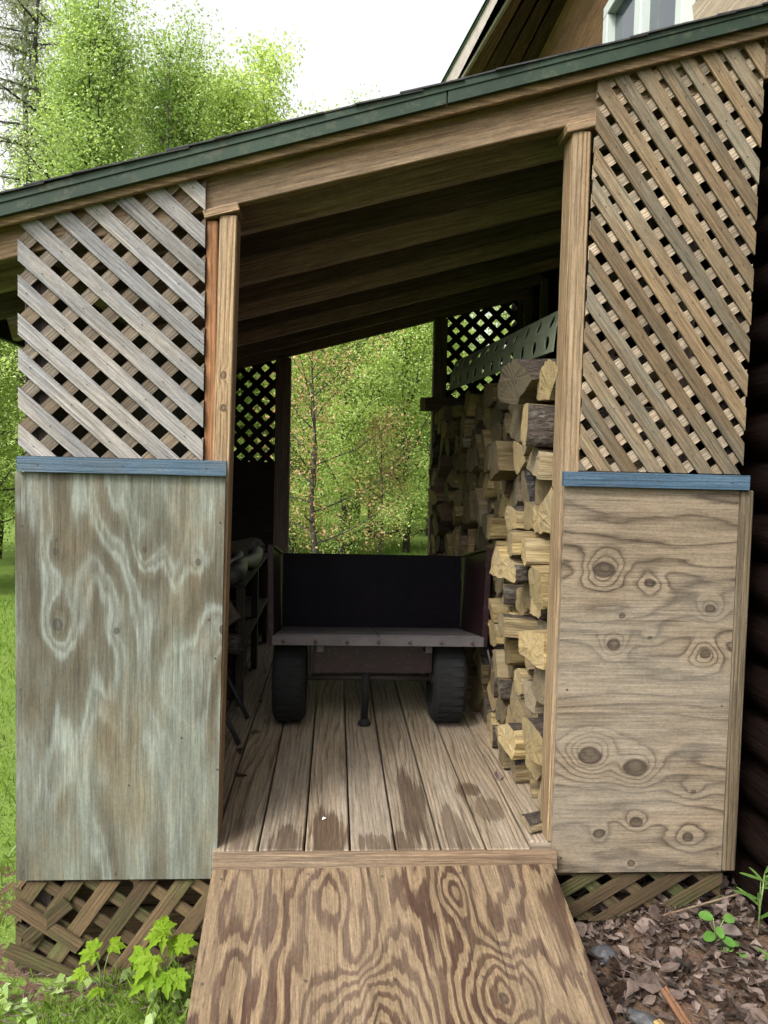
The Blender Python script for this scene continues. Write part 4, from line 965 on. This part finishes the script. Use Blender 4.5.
# dead leaves: curled 3x3 sheets
def dead_sheet(c,size,rn,flat=1.):
    az=rn.uniform(0,6.28); n_=Vector((rn.gauss(0,.35*flat),rn.gauss(0,.35*flat),1)).normalized(); a=Vector((math.cos(az),math.sin(az),0)); a=(a-n_*a.dot(n_)).normalized(); b=n_.cross(a)
    curl=rn.uniform(.1,1.6)*rn.choice((1,1,-.7)); bend=rn.uniform(-.3,.5); asp=rn.uniform(.5,.8); vs=[]
    prof=(.12,.75,1.,.62,.06)
    for i in range(5):
        u=(i/4-.5)
        for j in range(3):
            v=(j-1)*prof[i]*asp*.5*rn.uniform(.8,1.15); h=curl*(abs(v)/.5)**1.5*.45+bend*u*u+rn.uniform(-.03,.03)
            vs.append(Vector(c)+(a*u+b*v+n_*h)*size)
    fs=[(i*3+j,(i+1)*3+j,(i+1)*3+j+1,i*3+j+1) for i in range(4) for j in range(2)]
    return vs,fs
def litter(name,num,xr,yr,ok,label,zoff=(0.,.02),size=(.03,.075)):
    m=M(); rn=random.Random(41)
    for _ in range(num):
        x=rn.uniform(*xr); y=rn.uniform(*yr)
        if not ok(x,y): continue
        vs,fs=dead_sheet((x,y,gz(x,y)+rn.uniform(*zoff)+.004),rn.uniform(*size),rn,1.3); m.idx(vs,fs,0,rn.choice((rn.uniform(-.8,-.2),rn.uniform(-.5,.2),rn.uniform(.0,.75))),False)
    o=m.build(name,MAT['deadleaf']); o['kind']='stuff'; return tag(o,label,'leaf litter')
litter('leaf_litter',5200,(.60,1.9),(1.1,2.62),lambda x,y: x>.74+max(0,(2.3-y))*.03 ,'brown dead leaves covering the ground beside the ramp',(0,.026),(.012,.05))
litter('curled_leaves',420,(.60,1.9),(1.1,2.62),lambda x,y: x>.74+max(0,(2.3-y))*.03,'larger curled dead leaves on top of the leaf litter',(.012,.035),(.05,.085))
m=M(); rn=random.Random(8)
for _ in range(900):   # twigs and needles
    x=rn.uniform(.7,1.8); y=rn.uniform(1.2,2.5); a=rn.uniform(0,3.14); l=rn.uniform(.01,.05); z=gz(x,y)+rn.uniform(.005,.03)
    tube(m,[(x,y,z),(x+l*math.cos(a),y+l*math.sin(a),z+rn.uniform(-.006,.01))],rn.uniform(.0006,.0018),4,tint=rn.uniform(-.4,.5))
for _ in range(160):
    x=rn.uniform(-.95,-.36); y=rn.uniform(2.18,2.4); a=rn.uniform(0,3.14); l=rn.uniform(.02,.06); z=gz(x,y)+rn.uniform(.005,.02)
    tube(m,[(x,y,z),(x+l*math.cos(a),y+l*math.sin(a),z)],rn.uniform(.0008,.002),4,tint=rn.uniform(-.1,.5))
o=m.build('twig_litter',MAT['deadleaf']); o['kind']='stuff'; tag(o,'fine twigs and needles scattered over the soil','twigs')

# single leaves and a scrap on the shed floor
rn=random.Random(3)
spots=[(-.33,3.45,'dead leaf on the deck beside the chair legs'),(-.37,3.22,'curled dead leaf on the deck by the left doorway post'),(-.30,3.62,'dead leaf on the deck near the left cart wheel'),(-.36,3.9,'dead leaf on the deck in front of the rack'),(-.34,2.98,'dead leaf lying over the board gap nearest the left panel'),(.66,2.95,'dark dead leaf on the deck near the foot of the firewood')]
for (x,y,lab) in spots:
    m=M(); vs,fs=dead_sheet((x,y,.008),rn.uniform(.04,.06),rn,.6); m.idx(vs,fs,0,rn.uniform(-.6,0),False); tag(m.build('dead_leaf',MAT['deadleaf']),lab,'leaf','dead leaves on the shed floor')
m=M(); vs,fs=dead_sheet((-.012,2.60,.004),.02,rn,.3); m.idx(vs,fs,0,0,False); tag(m.build('paper_scrap',MAT['paper']),'small white scrap lying on the wet stained deck board','scrap')

# stones
def stone(x,y,r,sq,label):
    import bmesh
    bm=bmesh.new(); bmesh.ops.create_icosphere(bm,subdivisions=3,radius=1); rr=random.Random(label)
    ph=[rr.uniform(0,6) for _ in range(6)]
    for v in bm.verts:
        c=v.co; d=1+.16*math.sin(c.x*2.3+ph[0])+.13*math.sin(c.y*3.1+ph[1])+.1*math.sin(c.z*3.7+ph[2])+.05*math.sin(c.x*7+ph[3])*math.sin(c.y*6+ph[4]); v.co=Vector((c.x*r*d*sq[0],c.y*r*d*sq[1],max(-.4,c.z*d)*r*sq[2]))
    me=bpy.data.meshes.new('stone'); bm.to_mesh(me); bm.free(); me.materials.append(MAT['stone'])
    o=bpy.data.objects.new('stone',me); COL.objects.link(o); o.location=(x,y,gz(x,y)+r*.22); o.rotation_euler=(0,0,rr.uniform(0,3)); tag(o,label,'stone','stones in the leaf litter')
stone(.855,2.28,.042,(1,.85,.75),'grey flat stone in the leaf litter close to the ramp and skirt lattice')
stone(.875,2.02,.040,(1.2,.8,.6),'dark shiny stone farther down beside the ramp')
stone(.80,2.36,.032,(1,1,.8),'small stone under the right skirt lattice')
# scraps of wood
def scrap(name,a,b,w,t,mat,label):
    m=M(); board(m,a,b,(b[1]-a[1],-(b[0]-a[0]),0),w,t); tag(m.build(name,MAT[mat],bevel=.002),label,'wood scrap')
# plants
def lobed(c,dirv,up,size,asp=1.):
    """deeply cut five-lobed leaf: each lobe a toothed blade folded along its own vein"""
    a=Vector(dirv).normalized(); n_=Vector(up); n_=(n_-a*n_.dot(a)).normalized(); b=n_.cross(a); c=Vector(c); rr=random
    vs=[];fs=[]
    for ang,ln,wd in ((0,1.,.30),(.75,.82,.26),(-.75,.82,.26),(1.65,.52,.2),(-1.65,.52,.2)):
        ang+=rr.uniform(-.12,.12); ln*=rr.uniform(.85,1.1)
        d=a*math.cos(ang)+b*math.sin(ang); e=-a*math.sin(ang)+b*math.cos(ang)
        prof=((0,.18),(.22,.55),(.34,.48),(.46,1.),(.56,.62),(.70,.72),(.78,.36),(.92,.22),(1.,.0))
        base=len(vs); droop=rr.uniform(.15,.45)
        for (x,y) in prof:
            m_=c+(d*(x*ln)-n_*(droop*x*x*ln))*size
            vs+= [m_+(e*(y*wd)+n_*(y*wd*.35))*size, m_, m_+(-e*(y*wd)+n_*(y*wd*.35))*size]
        for k_ in range(len(prof)-1):
            o=base+3*k_; fs+=[(o,o+1,o+4,o+3),(o+1,o+2,o+5,o+4)]
    return vs,fs
def oval(c,dirv,up,size,asp=.7):
    a=Vector(dirv).normalized(); n_=Vector(up); n_=(n_-a*n_.dot(a)).normalized(); b=n_.cross(a); c=Vector(c); vs=[c+(a*.5-n_*.06)*size]
    for k_ in range(14):
        t=2*math.pi*k_/14; x=.5-.5*math.cos(t); y=.5*asp*math.sin(t); vs.append(c+(a*x+b*y-n_*(x*x*.2-abs(y)*.15))*size)
    return vs,[(0,1+i,1+(i+1)%14) for i in range(14)]
def seedling(name,label,x,y,specs,mat,shape,stem_r=.0022):
    if shape is lobed: specs=[(a*.9,b*.9,c*.97,d,e,f*.86) for a,b,c,d,e,f in specs]
    z=gz(x,y); t=thing(name,label,'plant',(x,y,z))
    for (dx,dy,h,az,el,size) in specs:
        d=V(math.cos(az)*math.cos(el),math.sin(az)*math.cos(el),math.sin(el)); tip=V(x+dx,y+dy,z+h)
        m=M(); tube(m,[(x,y,z-.01),(x+dx*.3,y+dy*.3,z+h*.6),tip],[stem_r,stem_r*.9,stem_r*.7],6); m.build('stem',MAT['stem'],t)
        vs,fs=shape(tip,d,(random.uniform(-.2,.2),-.75,.9),size); m=M(); m.idx(vs,fs,0,random.uniform(-.2,.3),False); m.build('leaf',MAT[mat],t)
seedling('maple_seedling','bright lime seedling with jagged lobed leaves between skirt lattice and ramp',-.475,2.25,
  [(-.005,-.01,.24,1.4,.4,.075),(.0,-.02,.235,4.3,-.1,.07),(-.055,-.02,.16,3.0,-.1,.075),(-.03,-.03,.165,4.2,-.4,.08),(.055,-.02,.20,-.1,.05,.07),(.06,-.02,.195,1.5,.2,.06),(-.03,-.05,.12,3.9,-.35,.08),(.02,-.05,.125,4.9,-.4,.075),(.05,-.05,.12,-.9,-.3,.075),(.02,.0,.18,.4,.1,.07)],'lime',lobed,.0016)
seedling('lobed_weed','smaller lime seedling in front of the middle of the left skirt lattice',-.66,2.28,
  [(-.02,-.01,.17,2.6,.2,.06),(-.025,-.01,.165,4.,-.3,.06),(.03,.0,.18,.1,.0,.055),(-.05,-.02,.11,3.6,-.3,.05),(0,-.03,.06,4.5,.1,.05)],'lime',lobed)
seedling('clover_plant','small plant with round green leaves growing in the leaf litter',1.19,2.24,
  [(-.015,-.01,.105,2.6,.15,.042),(.018,-.01,.10,.2,.1,.042),(-.02,-.03,.068,3.6,0,.042),(.004,-.035,.06,5.2,.0,.04),(-.004,-.02,.085,4.6,-.3,.036),(.04,-.03,.035,.3,0,.026),(.05,-.05,.02,5.2,0,.026),(.03,-.05,.015,4.2,0,.024),(.035,-.045,.03,3.,0,.024)],'seedgreen',oval)
def strappy(c,d,up,size): return oval(c,d,up,size,.13)
seedling('lily_plant','spiky green plant with narrow leaves at the house foot by the right panel',1.36,2.30,
  [(.0,0,.06+.02*i,i*1.05,.45,.085) for i in range(7)]+[(.005,-.01,.17+.008*i,i*1.3+.4,.4,.075) for i in range(6)],'leafd',strappy,.0016)
seedling('lily_plant','spiky narrow-leaved plant in front of the other one at the right picture edge',1.30,2.06,
  [(.0,0,.05+.014*i,i*1.05+.3,.45,.08) for i in range(8)],'leafd',strappy,.0016)
scrap('stake',(.955,2.115,gz(.95,2.1)+.03),(1.0,1.70,gz(1.,1.7)+.045),.026,.010,'stake','long reddish brown stake lying on the leaf litter')
scrap('splinter',(.90,1.985,gz(.9,1.97)+.035),(.98,1.80,gz(.95,1.8)+.035),.024,.008,'splinter','yellow wood splinter lying beside the reddish stake')
m=M(); tube(m,[(1.05,2.385,-.235),(1.22,2.36,-.17),(1.33,2.34,-.125)],[.004,.0035,.003],6); tag(m.build('dry_stick',MAT['splitbrown']),'thin dry stick leaning against the right skirt lattice','stick')

# ------------------------------------------------------------------ camera, light, world
Rv=Vector((0,0,0))
def camera():
    f=780.; dx,dy=335-384.,467-512.; roll=R(1.35); c,s=math.cos(roll),math.sin(roll)
    ux=dx*c+dy*s; uy=-dx*s+dy*c; p=math.atan(-uy/f); yaw=math.atan2(-ux,math.hypot(f,uy))
    fwd=V(math.sin(yaw)*math.cos(p),math.cos(yaw)*math.cos(p),-math.sin(p)); right=V(math.cos(yaw),-math.sin(yaw),0); up=right.cross(fwd)
    Rr=right*c+up*s; U=up*c-right*s
    cam=bpy.data.cameras.new('camera'); o=bpy.data.objects.new('camera',cam); COL.objects.link(o)
    mt=Matrix((Rr,U,-fwd)).transposed().to_4x4(); mt.translation=V(0,0,1.2); o.matrix_world=mt
    cam.sensor_fit='VERTICAL'; cam.sensor_height=36; cam.lens=36*f/1024; cam.clip_start=.05; cam.clip_end=400
    scene.camera=o
camera()
el,az=R(48),R(218)     # sun direction: azimuth clockwise from +Y
sd=V(math.sin(az)*math.cos(el),math.cos(az)*math.cos(el),math.sin(el))
sun=bpy.data.lights.new('sun','SUN'); sun.energy=1.2; sun.angle=R(14); sun.color=(1,.955,.88); so_=bpy.data.objects.new('sun',sun); COL.objects.link(so_)
so_.rotation_euler=sd.to_track_quat('Z','Y').to_euler(); so_.location=(-6,-8,12)
w=bpy.data.worlds.new('World'); scene.world=w; w.use_nodes=True; nt=w.node_tree; nt.nodes.clear()
sk=nt.nodes.new('ShaderNodeTexSky'); sk.sky_type='NISHITA'; sk.sun_disc=False; sk.sun_elevation=el; sk.sun_rotation=az; sk.air_density=1.; sk.dust_density=6.; sk.ozone_density=1.
hsv=nt.nodes.new('ShaderNodeHueSaturation'); hsv.inputs['Saturation'].default_value=.06; hsv.inputs['Value'].default_value=1.38
bg=nt.nodes.new('ShaderNodeBackground'); bg.inputs[1].default_value=.138; ou=nt.nodes.new('ShaderNodeOutputWorld')
nt.links.new(sk.outputs[0],hsv.inputs['Color']); nt.links.new(hsv.outputs[0],bg.inputs[0]); nt.links.new(bg.outputs[0],ou.inputs[0])
scene.view_settings.view_transform='Standard'; scene.view_settings.look='None'; scene.view_settings.gamma=1; scene.view_settings.use_curve_mapping=False
scene.view_settings.exposure=1.1
scene.cycles.use_denoising=True; scene.cycles.max_bounces=8; scene.cycles.diffuse_bounces=5; scene.cycles.transparent_max_bounces=8
scene.cycles.caustics_reflective=False; scene.cycles.caustics_refractive=False
